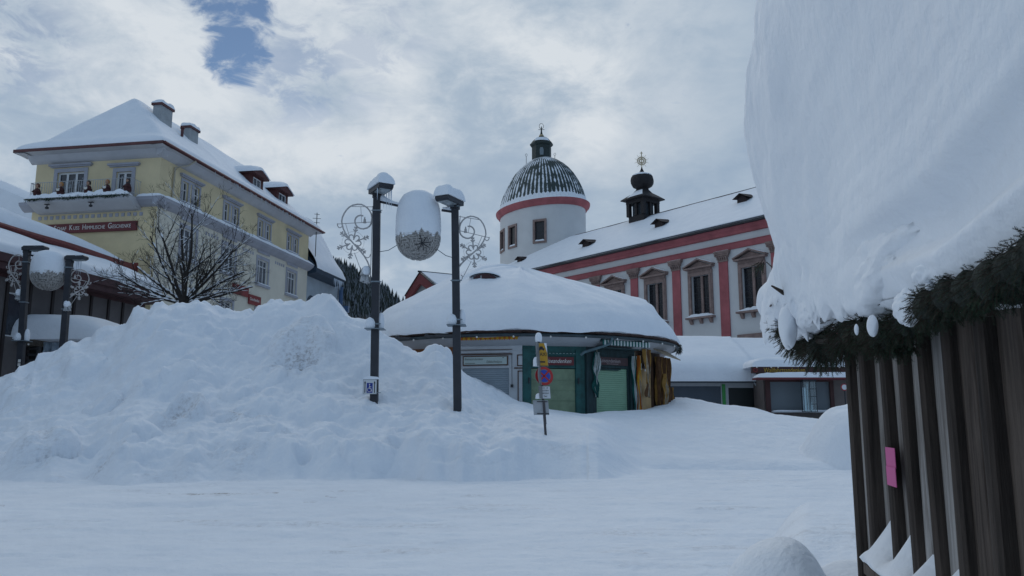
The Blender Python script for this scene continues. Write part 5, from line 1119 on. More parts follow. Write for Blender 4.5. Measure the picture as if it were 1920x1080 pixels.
    mb = MB(); pillow(mb, f2, b0, b1 + .2, .1, .32, Z2(771.5), .07, 14, 5, .5); part('counter_snow', mb, SNOW, T2)
    c0 = X2(1411); mb = MB(); mb.box(f2, c0, a1, -.1, .10, Z2(700), Z2(688)); fs = part('fascia', mb, MRN, T2, smooth=False)
    mb = MB(); text(mb, f2, 'Wallfahrtsandenken', X2(1433), Z2(698.5), .34, .105, sx=.75); part('lettering', mb, mat('yellow_letters', (.42, .27, .02), .6), fs, smooth=False)
    mb = MB(); mb.lathe((0, 0, 0), [(0, 0)], 3) if False else None
    q = X2(1417.5); mb.tube([f2(q + .09 * math.cos(t), .11, Z2(694) + .09 * math.sin(t)) for t in np.linspace(0, 6.283, 13)[:-1]], .02, 5, closed=True); part('emblem', mb, mat('emblem_red', (.25, .03, .03), .6), fs)
    mb = MB(); v = [(c0 - .05, .9, Z2(712)), (a1, .9, Z2(712))]; mb.box(f2, c0, a1, .05, .95, Z2(713), Z2(709.5)); part('canopy', mb, mat('canopy_red', (.13, .02, .025), .6), T2, smooth=False)
    mb = MB(); pillow(mb, f2, c0 + .02, a1, .08, .95, Z2(709.5), .26, 30, 6, .3, seed=5); part('canopy_snow', mb, SNOW, T2)
    mb = MB(); pillow(mb, f2, c0, a1, -2.5, .14, Z2(688), .55, 30, 12, .4, seed=8, e=6); part('roof_snow', mb, SNOW, T2)
    mb = MB()
    for p_ in (1420, 1447, 1460, 1575): mb.lathe((X2(p_), Y2 - .14, Z2(689)), [(0, -.04), (.035, -.02), (.035, .02), (0, .04)], 8)
    part('bulb', mb, LETT, T2)
    # round no-vehicles sign, white with a red rim
    y3 = 38.6; c = at(1583, 726, y3); mb = MB(); mb.tube([(c[0] + .02, y3 + .03, 0), (c[0] + .02, y3 + .03, c[2] + .2)], .03, 8)
    t3 = thing('round_traffic_sign', (c[0], y3, 0), 'round white traffic sign with red rim in front of the taupe stall wall', 'road sign'); part('post', mb, DARK, t3)
    fz = lambda r0, r1, a, b: [(c[0] + r0 * math.cos(t), y3 + a, c[2] + r0 * math.sin(t)) for t in np.linspace(0, 2 * math.pi, 33)[:-1]]
    mb = MB(); mb.prism(lambda a, b, z: (c[0] + a, y3 - b, c[2] + z), [(.125 * math.cos(t), .125 * math.sin(t)) for t in np.linspace(0, 6.2832, 25)[:-1]], 0, .022); part('sign_face', mb, mat('sign_white', (.6, .62, .64), .4), t3, smooth=False)
    mb = MB(); mb.tube([(c[0] + .145 * math.cos(t), y3 - .01, c[2] + .145 * math.sin(t)) for t in np.linspace(0, 6.2832, 33)[:-1]], .024, 6, closed=True); part('rim', mb, mat('sign_red', (.33, .02, .03), .4), t3)
    # glazed display column leaning its frame on the counter
    y4 = 39.2; a, b = at(1507, 740, y4)[0], at(1531, 740, y4)[0]; z0, z1 = at(1518, 772, y4)[2], at(1518, 715, y4)[2]
    f4 = lambda p, n, z: (p, y4 - n, z); t4 = thing('glass_display_case', (a, y4, z0), 'narrow upright glass display case in a thin dark frame before the grey shutter', 'display case')
    mb = MB()
    for (p, n_) in ((a, 0), (b, 0), (a, -.3), (b, -.3), ((a * .5 + b * .5), 0)): mb.box(f4, p - .012, p + .012, n_ - .012, n_ + .012, z0, z1)
    for k in range(5): z = z0 + (z1 - z0) * k / 4; mb.box(f4, (a + b) / 2 if 0 < k < 4 else a, b, -.012, .0, z - .012, z + .012); mb.box(f4, a, b, -.3, -.29, z - .01, z + .01)
    mb.box(f4, a - .02, b + .02, -.32, .03, z1, z1 + .14); part('frame', mb, DARK, t4, smooth=False)
    mb = MB(); mb.box(f4, a + .02, (a + b) / 2 - .13, -.2, -.18, z0 + .03, z1 - .3); mb.box(f4, (a + b) / 2 - .10, (a + b) / 2 - .04, -.14, -.12, z0 + .03, z1 - .1); mb.box(f4, (a + b) / 2 + .03, (a + b) / 2 + .15, -.2, -.18, z0 + .03, z0 + .45); part('mirror_strip', mb, mat('mirror_pale', (.60, .68, .74), .15, metal=.6), t4, smooth=False)
    mb = MB(); mb.box(f4, a, b, -.02, -.015, z0, z1); gm = mat('clear_glass', (.8, .9, .9), .03)
    gm.node_tree.nodes['Principled BSDF'].inputs['Transmission Weight'].default_value = .95; part('glass', mb, gm, t4, smooth=False)
stall_row()

# ================================================================ BOOTH at the left edge
def left_booth():
    Y = 33.; f = lambda a, n, z: (a, Y - n, z); X = lambda p: at(p, 650, Y)[0]; Z = lambda p: at(60, p, Y)[2]
    a0, a1, a2 = X(-150), X(66), X(196); T = thing('dark_snack_booth', (a1, Y, 0), 'dark snack booth with green sign under a thick slab of snow, left edge', 'booth')
    DW = mat('booth_dark_wood', (.016, .015, .014), .7, .4, 4)
    mb = MB(); mb.box(f, a0, a1, -3, -.6, 0, Z(640)); part('booth_body', mb, DW, T, smooth=False)
    mb = MB()
    for i in range(6): mb.box(f, a0, a1 - .1, -.55, -.45, Z(700) + i * .25, Z(700) + i * .25 + .10)
    for x in (a1 - .12, X(12), X(30)): mb.box(f, x, x + .1, -.5, -.3, 0, Z(640))
    part('counter_boards', mb, mat('booth_grey_boards', (.04, .042, .045), .7, .3, 4), T, smooth=False)
    mb = MB(); mb.box(f, a0, a1, -3, .1, Z(648), Z(636)); mb.box(f, a1, a2, -3, -1.0, Z(645), Z(638)); part('roof_board', mb, mat('weathered_board', (.10, .085, .07), .9, .5, 3, stretch=(.5, 4, 4)), T, smooth=False)
    mb = MB(); mb.box(f, X(-30), X(12.5), .12, .16, Z(662.5), Z(648)); sg = part('booth_sign', mb, mat('bottle_green', (.004, .10, .055), .5), T, smooth=False); mb = MB(); text(mb, f, "o'", X(.5), Z(659.5), .26, .165, shear=.2); part('lettering', mb, LETT, sg, smooth=False)
    mb = MB(); pillow(mb, f, a0 - .2, a2 + .1, -3.3, .35, Z(637), 1.12, 60, 16, .1, seed=3, e=5, pw=.5); part('roof_snow', mb, SNOW, T)
    mb = MB(); fr = W(a1, Y + .4, R(90), 1); 
    part_ = drape(fr, .1, 2.2, Z(700), Z(640), 6, .07, [mat('tarp_blue_white', (.26, .32, .38), .5, .5, 3)], T, name='tarpaulin', n0=0, nz=12)
    mb = MB()
    for p_ in (7, 22, 57): mb.lathe((X(p_), Y - .15, Z(646)), [(0, -.05), (.04, -.03), (.04, .02), (0, .05)], 8)
    part('bulb', mb, LETT, T)
left_booth()
# ================================================================ LAMP POSTS, LIGHT BALLS, ORNAMENTS
POST = mat('anthracite_paint', (.026, .028, .036), .5, .25, 3, .08, 30)
PPOL = mat('worn_purple_paint', (.040, .034, .062), .5, .3, 2)
STL = mat('galvanised', (.20, .24, .27), .45, .2, 6, metal=.4)
ORN = mat('rope_light_grey', (.46, .44, .43), .6, .2, 10)
ICE = MATS['ice']
def beam(mb, p0, p1, w0, w1=None, yaw=0.0):
    w1 = w1 or w0; rows = []
    for p, w in ((p0, w0), (p1, w1)):
        rows.append([(p[0] + w / 2 * (sx * math.cos(yaw) - sy * math.sin(yaw)), p[1] + w / 2 * (sx * math.sin(yaw) + sy * math.cos(yaw)), p[2]) for sx, sy in ((-1, -1), (1, -1), (1, 1), (-1, 1))])
    mb.strip(rows, closed=True); mb.add(rows[0][::-1], [(0, 1, 2, 3)]); mb.add(rows[1], [(0, 1, 2, 3)])
def lamp_post(D, bpx, bpy_, tpx, tpy, haz, label, plate_py, arm, snow, yaw, icn=0, headlen=.80, headw=.36, collars=()):
    b = at(bpx, bpy_, D); t = at(tpx, tpy, D); T = thing('lamp_post', (b[0], D, b[2]), label, 'street lamp', 'square lamp posts carrying the light balls')
    foot = np.array(b) - [(t[0] - b[0]) * .2, 0, 1.4]
    pos = lambda z: b + (t - b) * ((z - b[2]) / (t[2] - b[2]))
    mb = MB(); beam(mb, foot, t, .215, .195, yaw); part('post', mb, POST, T, smooth=False)
    h = np.array([math.sin(haz), math.cos(haz)]); q = np.array([h[1], -h[0]])
    fr = lambda a, n, z: (t[0] + h[0] * a + q[0] * n, t[1] + h[1] * a + q[1] * n, t[2] + z)
    mb = MB(); mb.prism(lambda a, n, z: fr(a, n, z), [(-.13, .0), (headlen * .9, .0), (headlen, .05), (headlen, .12), (headlen * .93, .16), (-.05, .17), (-.14, .11)], -headw / 2, headw / 2); mb.box(fr, -.11, .11, -.10, .10, -.10, .02); hd = part('lamp_head', mb, POST, T, smooth=False)
    mb = MB(); mb.box(fr, .18, headlen * .88, -headw * .38, headw * .38, -.025, .0); part('lens', mb, mat('lamp_lens', (.30, .34, .36), .2, .3, 6), hd, smooth=False)
    if snow > .1:
        mb = MB(); pillow(mb, fr, -.17, headlen + .03, -headw / 2 - .04, headw / 2 + .04, .13, snow, 18, 12, .35, e=5, seed=int(bpx)); part('head_snow', mb, SNOW, hd)
    else:
        mb = MB(); pillow(mb, fr, headlen * .45, headlen * .85, -headw / 2, headw / 2, .14, .06, 8, 6, .5); part('head_snow', mb, SNOW, hd)
    if icn: mb = MB(); icicles(mb, [fr(rnd.uniform(.0, headlen), rnd.choice((-1, 1)) * headw * .48, .0) for _ in range(icn)], .25, .75, .014); part('icicle', mb, ICE, hd, kind='stuff')
    if arm:
        p0, p1 = at(*arm[0], D), at(*arm[1], D); mb = MB(); mb.tube([p0, p1], .038, 6); a_ = part('arm', mb, POST, T)
        if arm[2]:
            mb = MB(); fa = lambda a, n, z: tuple(p0 + (p1 - p0) * a + np.array([0, n, z])); rows = []
            for u in np.linspace(0.03, .9, 12): hh = .07 + .22 * (1 - u) ** 3; rows.append([fa(u, -.05, .02), fa(u, -.06, .03 + hh * .5), fa(u, 0, .03 + hh), fa(u, .06, .03 + hh * .5), fa(u, .05, .02)])
            mb.strip(rows); part('arm_snow', mb, SNOW, a_)
    if plate_py:
        pz = at(bpx, plate_py, D)[2]; c = pos(pz); fp = lambda a, n, z: (c[0] + a, c[1] - n, c[2] + z)
        mb = MB(); mb.prism(fp, [(-.26, 0), (.26, 0), (.26, .02), (-.26, .02)], -.24, .24); pl = part('bracket_plate', mb, STL, T, smooth=False)
        mb = MB(); mb.lathe(fp(-.13, .05, .02), [(.13, 0), (.15, .06), (.15, .16), (.11, .26), (.04, .31), (0, .315)], 16); mb2 = MB(); mb2.lathe(fp(.14, -.04, .02), [(.09, 0), (.10, .1), (.10, .28), (.06, .42), (0, .46)], 14)
        part('plate_snow', mb, SNOW, pl); part('plate_snow', mb2, SNOW, pl)
    for cz in collars:
        z = at(bpx, cz, D)[2]; c = pos(z); mb = MB(); beam(mb, (c[0], c[1], z - .02), (c[0], c[1], z + .02), .235, None, yaw); mb.tube([(c[0] - .15, c[1] - .1, z), (c[0] + .17, c[1] - .1, z)], .012, 5); part('clamp', mb, STL, T, smooth=False)
    return T
lamp_post(22.0, 701.5, 770, 707, 364, R(150), 'square black lamp post, near left, with snowy head, icicles and a parking sign low down', 618, ((712, 378), (752, 387), True), .30, .05, 7, .72, .42, collars=(396, 529, 608))
lamp_post(22.0, 858.5, 784, 853, 386, R(207), 'square black lamp post rising in front of the round kiosk, its head capped with snow', 611, ((848, 397), (828, 394), True), .34, -.02, 0, .72, .42, collars=(388, 527, 600))
lamp_post(30.0, 38, 700, 51, 470, R(95), 'leaning lamp post before the dark booth at the left edge', 640, ((56, 478), (81, 484), False), .04, .05, 0, .78, .30, collars=(492, 567))
lamp_post(30.0, 119, 650, 131, 488, R(96), 'lamp post right of the distant light ball, its foot hidden by the snow heap', None, None, .04, .05, 3, .66, .30, collars=(502, 580))
def light_ball(cpx, cpy, D, r, label, cap_py, straps, motif):
    c = at(cpx, cpy, D); T = thing('light_ball', c, label, 'light ball', 'round light balls hung between lamp posts')
    net = mat('wicker_grey', (.34, .325, .31), .8, .75, 16, .9, 30)
    mb = MB(); mb.lathe(c, [(r * .97 * math.sin(a), -r * .97 * math.cos(a)) for a in np.linspace(0, math.pi, 30)], 48, mod=lambda t, z: 1 + .012 * math.sin(t * 23 + z * 40)); core = part('wicker_core', mb, net, T)
    mb = MB(); g = random.Random(int(cpx))
    for i in range(460):
        a = g.uniform(0, 6.283); z = g.uniform(-.98, .35); d = g.choice((0, 0, 1)); pts = []
        for k in range(4):
            aa = a + (k * .11 if d else g.uniform(-.015, .015) * k) ; zz = z + (g.uniform(-.01, .01) * k if d else k * .07); zz = max(-.995, min(.6, zz)); q = math.sqrt(1 - zz * zz) * r * 1.0; pts.append((c[0] + q * math.cos(aa), c[1] + q * math.sin(aa), c[2] + zz * r))
        mb.tube(pts, .0065, 4)
    part('light_strings', mb, mat('string_pale', (.50, .48, .46), .7), T, kind='stuff')
    top = at(cpx, cap_py, D)[2] - c[2]
    mb = MB(); prof = [(r * .90, .02), (r * 1.0, .06), (r * 1.015, .25), (r * 1.0, top * .45), (r * .97, top * .6), (r * .88, top * .76), (r * .70, top * .89), (r * .42, top * .97), (r * .15, top), (0, top)]
    pr = []
    for i in range(len(prof) - 1):
        for k in range(3): u = k / 3; pr.append((prof[i][0] * (1 - u) + prof[i + 1][0] * u, prof[i][1] * (1 - u) + prof[i + 1][1] * u))
    pr.append(prof[-1]); K = 96; rows = []
    for (q, z) in pr:
        row = []
        for j in range(K):
            t = 2 * math.pi * j / K; low = max(0, 1 - (z / .32)); dz = (.26 * abs(float(fbm(4 * math.cos(t) + 3, 4 * math.sin(t) + cpx, 4, 4))) * 1.3 - .12 + .10 * float(fbm(t * 11, 1, 3, 8))) * low
            z2 = z + dz; q2 = q * (1 + .02 * float(fbm(t * 2, z * 3, 2, 5)))
            q2 = q2 if z2 > .05 else q2
            row.append((c[0] + q2 * math.cos(t), c[1] + q2 * math.sin(t), c[2] + z2))
        rows.append(row)
    mb.strip(rows, closed=True); part('snow_cap', mb, SNOW, T, ang=80)
    if motif:
        mb = MB(); m0 = np.array([c[0] + .18, c[1] - r * .90, c[2] - r * .42])
        for k in range(8): a = k * math.pi / 4 + .2; mb.tube([m0, m0 + np.array([.23 * math.cos(a), .04 * abs(math.cos(a)) + .06 * math.sin(-a), .20 * math.sin(a)])], .012, 4)
        part('snowflake_motif', mb, DARK, T)
    for (a, b) in straps:
        p0, p1 = at(*a, D), at(*b, D); mb = MB(); mb.tube([p0, (p0 + p1) / 2 - np.array([0, 0, .05]), p1], .011, 5); part('strap_wire', mb, STL, T)
light_ball(784, 447, 22.0, .625, 'large light ball hung between the two near lamp posts, its grey wicker underside bare', 358, (((713, 472), (744, 460)), ((820, 468), (852, 484)), ((828, 394), (836, 392))), True)
light_ball(91, 515, 30.0, .615, 'light ball hung between the two distant lamp posts at the left, capped with snow', 470, (), False)
SC = [(400,820),(388,770),(370,730),(340,680),(300,630),(255,580),(210,530),(165,480),(130,430),(105,380),(90,330),(85,295),(92,255),(108,215),(130,180),(160,148),(200,126),(250,118),(290,121),(320,135),(355,160),(380,190),(398,225),(406,265),(404,300),(398,332),(385,355),(360,375),(320,385),(290,382),(262,368),(240,345),(228,318),(226,290),(235,265),(255,246),(282,238),(312,245)]
def ornament(P0, az, tilt, sc, label, s_mirror=1, lowcurl=False, snowy=1):
    # P0: where the upper bar meets the post; az: direction the ornament points away from its post
    T = thing('snowflake_ornament', P0, label, 'ornament', 'wire snowflake ornaments on the lamp posts')
    d = (math.sin(az), math.cos(az)); ct, st = math.cos(tilt), math.sin(tilt)
    def g(X, Y, n=0):
        u, v = (418 - X) * .00268 * sc, (150 - Y) * .00268 * sc; u, v = u * ct + v * st, v * ct - u * st
        return (P0[0] + d[0] * u + d[1] * n, P0[1] + d[1] * u - d[0] * n, P0[2] + v)
    mb = MB(); mb.tube([g(*p) for p in SC], .023 * sc ** .4, 6); mb.tube([g(*p) for p in ((40, 322), (42, 345), (55, 365), (72, 369), (90, 358), (96, 335))], .015, 5); mb.tube([g(*p) for p in ((335, 672), (352, 688), (375, 695), (395, 685), (402, 658))], .014, 5)
    if lowcurl: mb.tube([g(*p) for p in ((400, 820), (392, 850), (365, 872), (335, 872), (318, 850), (322, 822), (338, 812))], .014, 5)
    part('scroll', mb, ORN, T)
    mb = MB(); mb.tube([g(40, 328), g(415, 312)], .011, 5); mb.tube([g(178, 141), g(424, 150)], .011, 5); mb.tube([g(284, 146), g(299, 318)], .008, 5); mb.tube([g(128, 326), g(178, 478)], .009, 5); mb.tube([g(232, 640), g(308, 830)], .010, 5); mb.tube([g(412, 140), g(408, 960)], .012, 5); part('stay_rods', mb, ORN, T)
    mb = MB(); cX, cY = 213, 530; r = .020
    for k in range(6):
        a = R(60 * k + 80); e = lambda l, da=0.: (cX + l * math.cos(a + da), cY - l * math.sin(a + da))
        mb.tube([g(*e(30)), g(*e(178))], r, 5)
        for (l, w) in ((118, 34), (148, 28)):
            for sg in (-1, 1): q = e(l); mb.tube([g(*q), g(q[0] + w * math.cos(a + sg * .8), q[1] - w * math.sin(a + sg * .8))], r * .95, 5)
        b = a + R(30); cxx, cyy = cX + 62 * math.cos(b), cY - 62 * math.sin(b)
        mb.tube([g(cxx + 26 * math.cos(b + t), cyy - 26 * math.sin(b + t)) for t in np.linspace(-2.2, 2.2, 8)], r * .95, 5)
    fl = part('snowflake', mb, ORN, T)
    mb = MB(); mb.tube([g(cX + 118 * math.cos(t), cY - 118 * math.sin(t)) for t in np.linspace(0, 6.283, 29)[:-1]], .004, 4, closed=True); part('ring_wire', mb, ORN, fl)
    mb = MB(); q = g(330, 322); mb.lathe(q, [(.05, 0), (.035, .06), (.035, .10), (.015, .13), (.02, .16), (0, .18)], 10); part('small_lantern', mb, ORN, T)
    bx = 340 if not lowcurl else 372
    for i, (X, Y, q_) in enumerate(((bx, 835, .115), (bx - 8, 900, .10), (bx + 32, 915, .095))[:3 if snowy else 1] if not lowcurl else ((378, 905, .075),)):
        mb = MB(); q = g(X, Y + 30, .02 * i); mb.lathe(q, [(q_, -.03), (q_ * .95, .0), (q_ * .72, .09), (q_ * .55, .16), (q_ * .25, .20), (0, .21)], 14, mod=lambda t, z: 1 + .05 * math.sin(5 * t)); mb.lathe((q[0], q[1], q[2] - .05), [(0, -.03), (.03, 0), (0, .03)], 8); part('bell', mb, mat('frosted_bell', (.42, .43, .44), .5, .3, 9), T)
    if snowy:
        mb = MB(); q = g(bx + 22, 862); mb.lathe((q[0], q[1] - .02, q[2]), [(0, -.05), (.10, -.03), (.13, .05), (.10, .16), (.05, .21), (0, .22)], 14, mod=lambda t, z: 1 + .12 * math.sin(3 * t + z * 9)); part('bell_snow', mb, SNOW, T)
    return T
pA = at(700, 388, 22.0); ornament(tuple(pA), R(-86), 0.0, 1.0, 'wire snowflake and scroll with frosted bells, left of the near left lamp post')
pB = at(862, 406, 22.0); ornament(tuple(pB), R(66), R(5), .93, 'wire snowflake and scroll right of the lamp post in front of the round kiosk', lowcurl=True, snowy=0)
pC = at(48, 480, 30.0); ornament(tuple(pC), R(-80), 0.0, .78, 'snow-caked wire snowflake left of the leaning lamp post at the left edge')
pD = at(134, 505, 30.0); ornament(tuple(pD), R(52), R(6), .74, 'small snow-caked wire snowflake right of the distant light ball')
lamp_post(9.0, -178, 1050, -168, -260, R(80), 'lamp post beyond the left edge carrying the nearest wire snowflake', None, None, .2, 0, 0)
ornament(tuple(at(-152, -162, 9.0)), R(88), 0.0, 1.0, 'nearest wire snowflake, one arm tip showing in the top left corner', snowy=0)
# blue wheelchair parking plate on the near left post
def parking_sign():
    c = at(693.5, 725, 21.8); f = W(c[0], c[1], R(86), 1); w, h = .185, .20
    T = thing('parking_sign', (c[0], c[1], c[2]), 'white plate with blue wheelchair symbol and two black arrows low on a lamp post', 'sign')
    z0 = c[2]; fr = lambda a, n, z: f(a, n, z0 + z)
    mb = MB(); mb.box(fr, -w, w, -.015, 0, -h, h); part('plate', mb, mat('plate_grey', (.30, .32, .33), .5), T, smooth=False)
    mb = MB(); mb.box(fr, -w + .012, w - .012, 0, .003, -h + .012, h - .012); part('plate_face', mb, mat('sign_white', (.6, .62, .64), .4), T, smooth=False)
    mb = MB(); mb.box(fr, -.085, .075, .003, .006, -.165, .10); part('blue_field', mb, mat('sign_blue', (.010, .03, .24), .4), T, smooth=False)
    mb = MB(); W_ = .016
    stroke(mb, fr, [(-.01, .03), (-.008, -.05), (.035, -.055), (.052, -.125)], W_, .006, .009); stroke(mb, fr, [(-.01, -.005), (.035, -.005)], W_, .006, .0095)
    stroke(mb, fr, [(-.012 + .052 * math.cos(t), -.085 + .052 * math.sin(t)) for t in np.linspace(R(110), R(360), 14)], W_ * .8, .006, .0085); mb.prism(fr, [(-.01 + .016 * math.cos(t), .06 + .016 * math.sin(t)) for t in np.linspace(0, 6.28, 11)[:-1]], .006, .009); part('wheelchair_symbol', mb, LETT, T, smooth=False)
    mb = MB()
    for x in (-.13, .125): mb.box(fr, x - .012, x + .012, .003, .006, -.165, .10); mb.prism(fr, [(x - .026, .09), (x + .026, .09), (x, .155)], .003, .0065)
    part('arrow', mb, mat('print_black', (.015, .015, .018), .5), T, smooth=False)
    mb = MB(); mb.box(fr, .02, .30, -.05, -.015, -.17, -.15); part('bracket', mb, STL, T, smooth=False)
    mb = MB(); pillow(mb, fr, -w, .24, -.09, .03, h, .07, 12, 6, .3); part('snow', mb, SNOW, T)
parking_sign()
def sticker():
    p = at(36, 680, 29.85); f = lambda a, n, z: (p[0] + a, p[1] - n, p[2] + z); mb = MB()
    mb.box(f, -.05, .05, 0, .004, .01, .12); mb.box(f, -.05, .05, 0, .004, -.12, -.02)
    solo('sticker', mb, LETT, tuple(p), 'pale stickers low on the leaning lamp post by the booth', 'sticker', smooth=False)
sticker()
# ---------------------------------------------------------------- sign post with taxi board
def sign_post():
    D = 20.0; b = at(1021.5, 793, D); t = at(1010, 640, D); T = thing('sign_post', (b[0], D, b[2]), 'leaning post with yellow TAXI board, round no-stopping sign and small white plates', 'road sign')
    foot = b - (t - b) * .5; mb = MB(); mb.tube([foot, t], .032, 10); part('post', mb, mat('post_dark', (.06, .055, .06), .5, .3, 5), T)
    blk = mat('print_black', (.015, .015, .018), .5); wht = mat('sign_white', (.6, .62, .64), .4); alu = mat('aluminium_back', (.22, .23, .235), .5, .2, 5, metal=.3)
    ax = (t - b) / np.linalg.norm(t - b)
    def F(py, yaw=R(78), dx=0.0):
        c = b + (t - b) * ((793 - py) / 153.0); d = np.array([math.sin(yaw), math.cos(yaw), 0]); n = np.array([d[1], -d[0], 0]); c = c + d * dx
        u = ax - d * 0
        return lambda a, m, z: tuple(c + d * a + n * m + u * z)
    def plate(fr, w, h, m0, face, name, pts=None):
        mb = MB(); mb.box(fr, -w, w, m0 - .02, m0, -h, h); pl = part(name, mb, alu, T, smooth=False)
        mb = MB(); mb.box(fr, -w + .008, w - .008, m0, m0 + .003, -h + .008, h - .008); part('face', mb, face, pl, smooth=False); return pl
    # angled pairs: each board has a twin facing away to the left
    for (py, w, h, m_, nm) in ((665.5, .145, .29, mat('taxi_yellow', (.50, .27, .012), .45, .15, 3), 'taxi_board'), (736.5, .145, .155, wht, 'text_plate')):
        fr = F(py, R(80), .04); pl = plate(fr, w, h, .07, m_, nm); mb = MB(); f2 = F(py, R(18), -.12); mb.box(f2, -.18, .12, .0, .02, -h, h); part(nm + '_twin', mb, alu, T, smooth=False)
        mb = MB(); yaw2 = R(48)
        pillow(mb, F(py, R(50), -.07), -.09, .06, -.10, .04, -h, .20 if nm == 'taxi_board' else .12, 8, 8, .3); part('trapped_snow', mb, SNOW, T)
        if nm == 'taxi_board':
            mb = MB(); text(mb, fr, 'TAXI', -.118, -.035, .125, .075, sx=.86)
            mb.prism(fr, [(-.075, .12), (.075, .12), (.075, .155), (.045, .16), (.03, .20), (-.04, .20), (-.055, .16), (-.075, .155)], .073, .0765)
            for x in (-.045, .045): mb.prism(fr, [(x + .02 * math.cos(a), .118 + .02 * math.sin(a)) for a in np.linspace(0, 6.28, 11)[:-1]], .073, .0768)
            mb.box(fr, -.07, .07, .073, .0765, -.20, -.165); mb.box(fr, -.13, .13, .073, .0765, -.272, -.265); part('lettering', mb, blk, pl, smooth=False)
            mb = MB(); mb.prism(fr, [(.075, .283), (.137, .283), (.137, .04), (.118, .12)], .074, .080); part('face_snow', mb, SNOW, pl, smooth=False)
        else:
            mb = MB(); text(mb, fr, '2 x', -.05, .095, .05, .075, sx=.9); mb.box(fr, .035, .075, .073, .0765, .104, .112); mb.prism(fr, [(.072, .094), (.072, .122), (.10, .108)], .073, .0765)
            text(mb, fr, 'Mo-So 0-24 h', -.125, .03, .048, .075, sx=.86); text(mb, fr, 'ausgenommen', -.115, -.03, .044, .075, sx=.85); text(mb, fr, 'Taxi', -.03, -.11, .05, .075, sx=.9); part('lettering', mb, blk, pl, smooth=False)
    fr = F(706, R(80), .055); ell = lambda r0, k=36: [(r0 * math.cos(a) * .98, r0 * math.sin(a)) for a in np.linspace(0, 2 * math.pi, k + 1)[:-1]]
    mb = MB(); mb.prism(fr, ell(.232), .06, .085); ds = part('no_stopping_disc', mb, alu, T, smooth=False); fd = lambda m0: fr
    mb = MB(); mb.prism(fr, ell(.150), .085, .089); part('blue_field', mb, mat('disc_blue', (.015, .06, .42), .4), ds, smooth=False)
    mb = MB(); k = 36; o_, i_ = ell(.228), ell(.166)
    for j in range(k): j2 = (j + 1) % k; mb.prism(fr, [o_[j], o_[j2], i_[j2], i_[j]], .085, .090)
    for a in (R(45), R(135)): stroke(mb, fr, [(-.16 * math.cos(a), -.16 * math.sin(a)), (.16 * math.cos(a), .16 * math.sin(a))], .042, .0891, .0915)
    part('red_ring_and_cross', mb, mat('disc_red', (.42, .02, .02), .4), ds, smooth=False)
    mb = MB(); f2 = F(706, R(15), -.15); mb.prism(f2, ell(.232), 0, .02); part('disc_twin', mb, alu, T, smooth=False)
    fr = F(764, R(84), -.05); mb = MB(); mb.box(fr, -.21, .17, .02, .035, -.19, .17); pl = part('blank_plate', mb, mat('plate_back_pale', (.36, .38, .40), .5, .15, 4), T, smooth=False)
    fr = F(764, R(84), 0); mb = MB(); mb.box(fr, -.18, .10, -.05, -.02, .135, .155); mb.box(fr, -.18, .12, .036, .05, -.165, -.145); mb.box(fr, -.16, .10, .036, .05, .125, .145); part('mount_bar', mb, DARK, pl, smooth=False)
    mb = MB(); mb.tube([F(792)(0, .05, -.05), F(752)(0, .05, .0)], .03, 8); part('post_front', mb, MATS['post_dark'], T)
    mb = MB(); q = t + ax * .04; mb.lathe((q[0], q[1], q[2] - .03), [(.075, -.02), (.085, .03), (.085, .12), (.065, .18), (.03, .205), (0, .21)], 16); part('snow_cap', mb, SNOW, T)
sign_post()

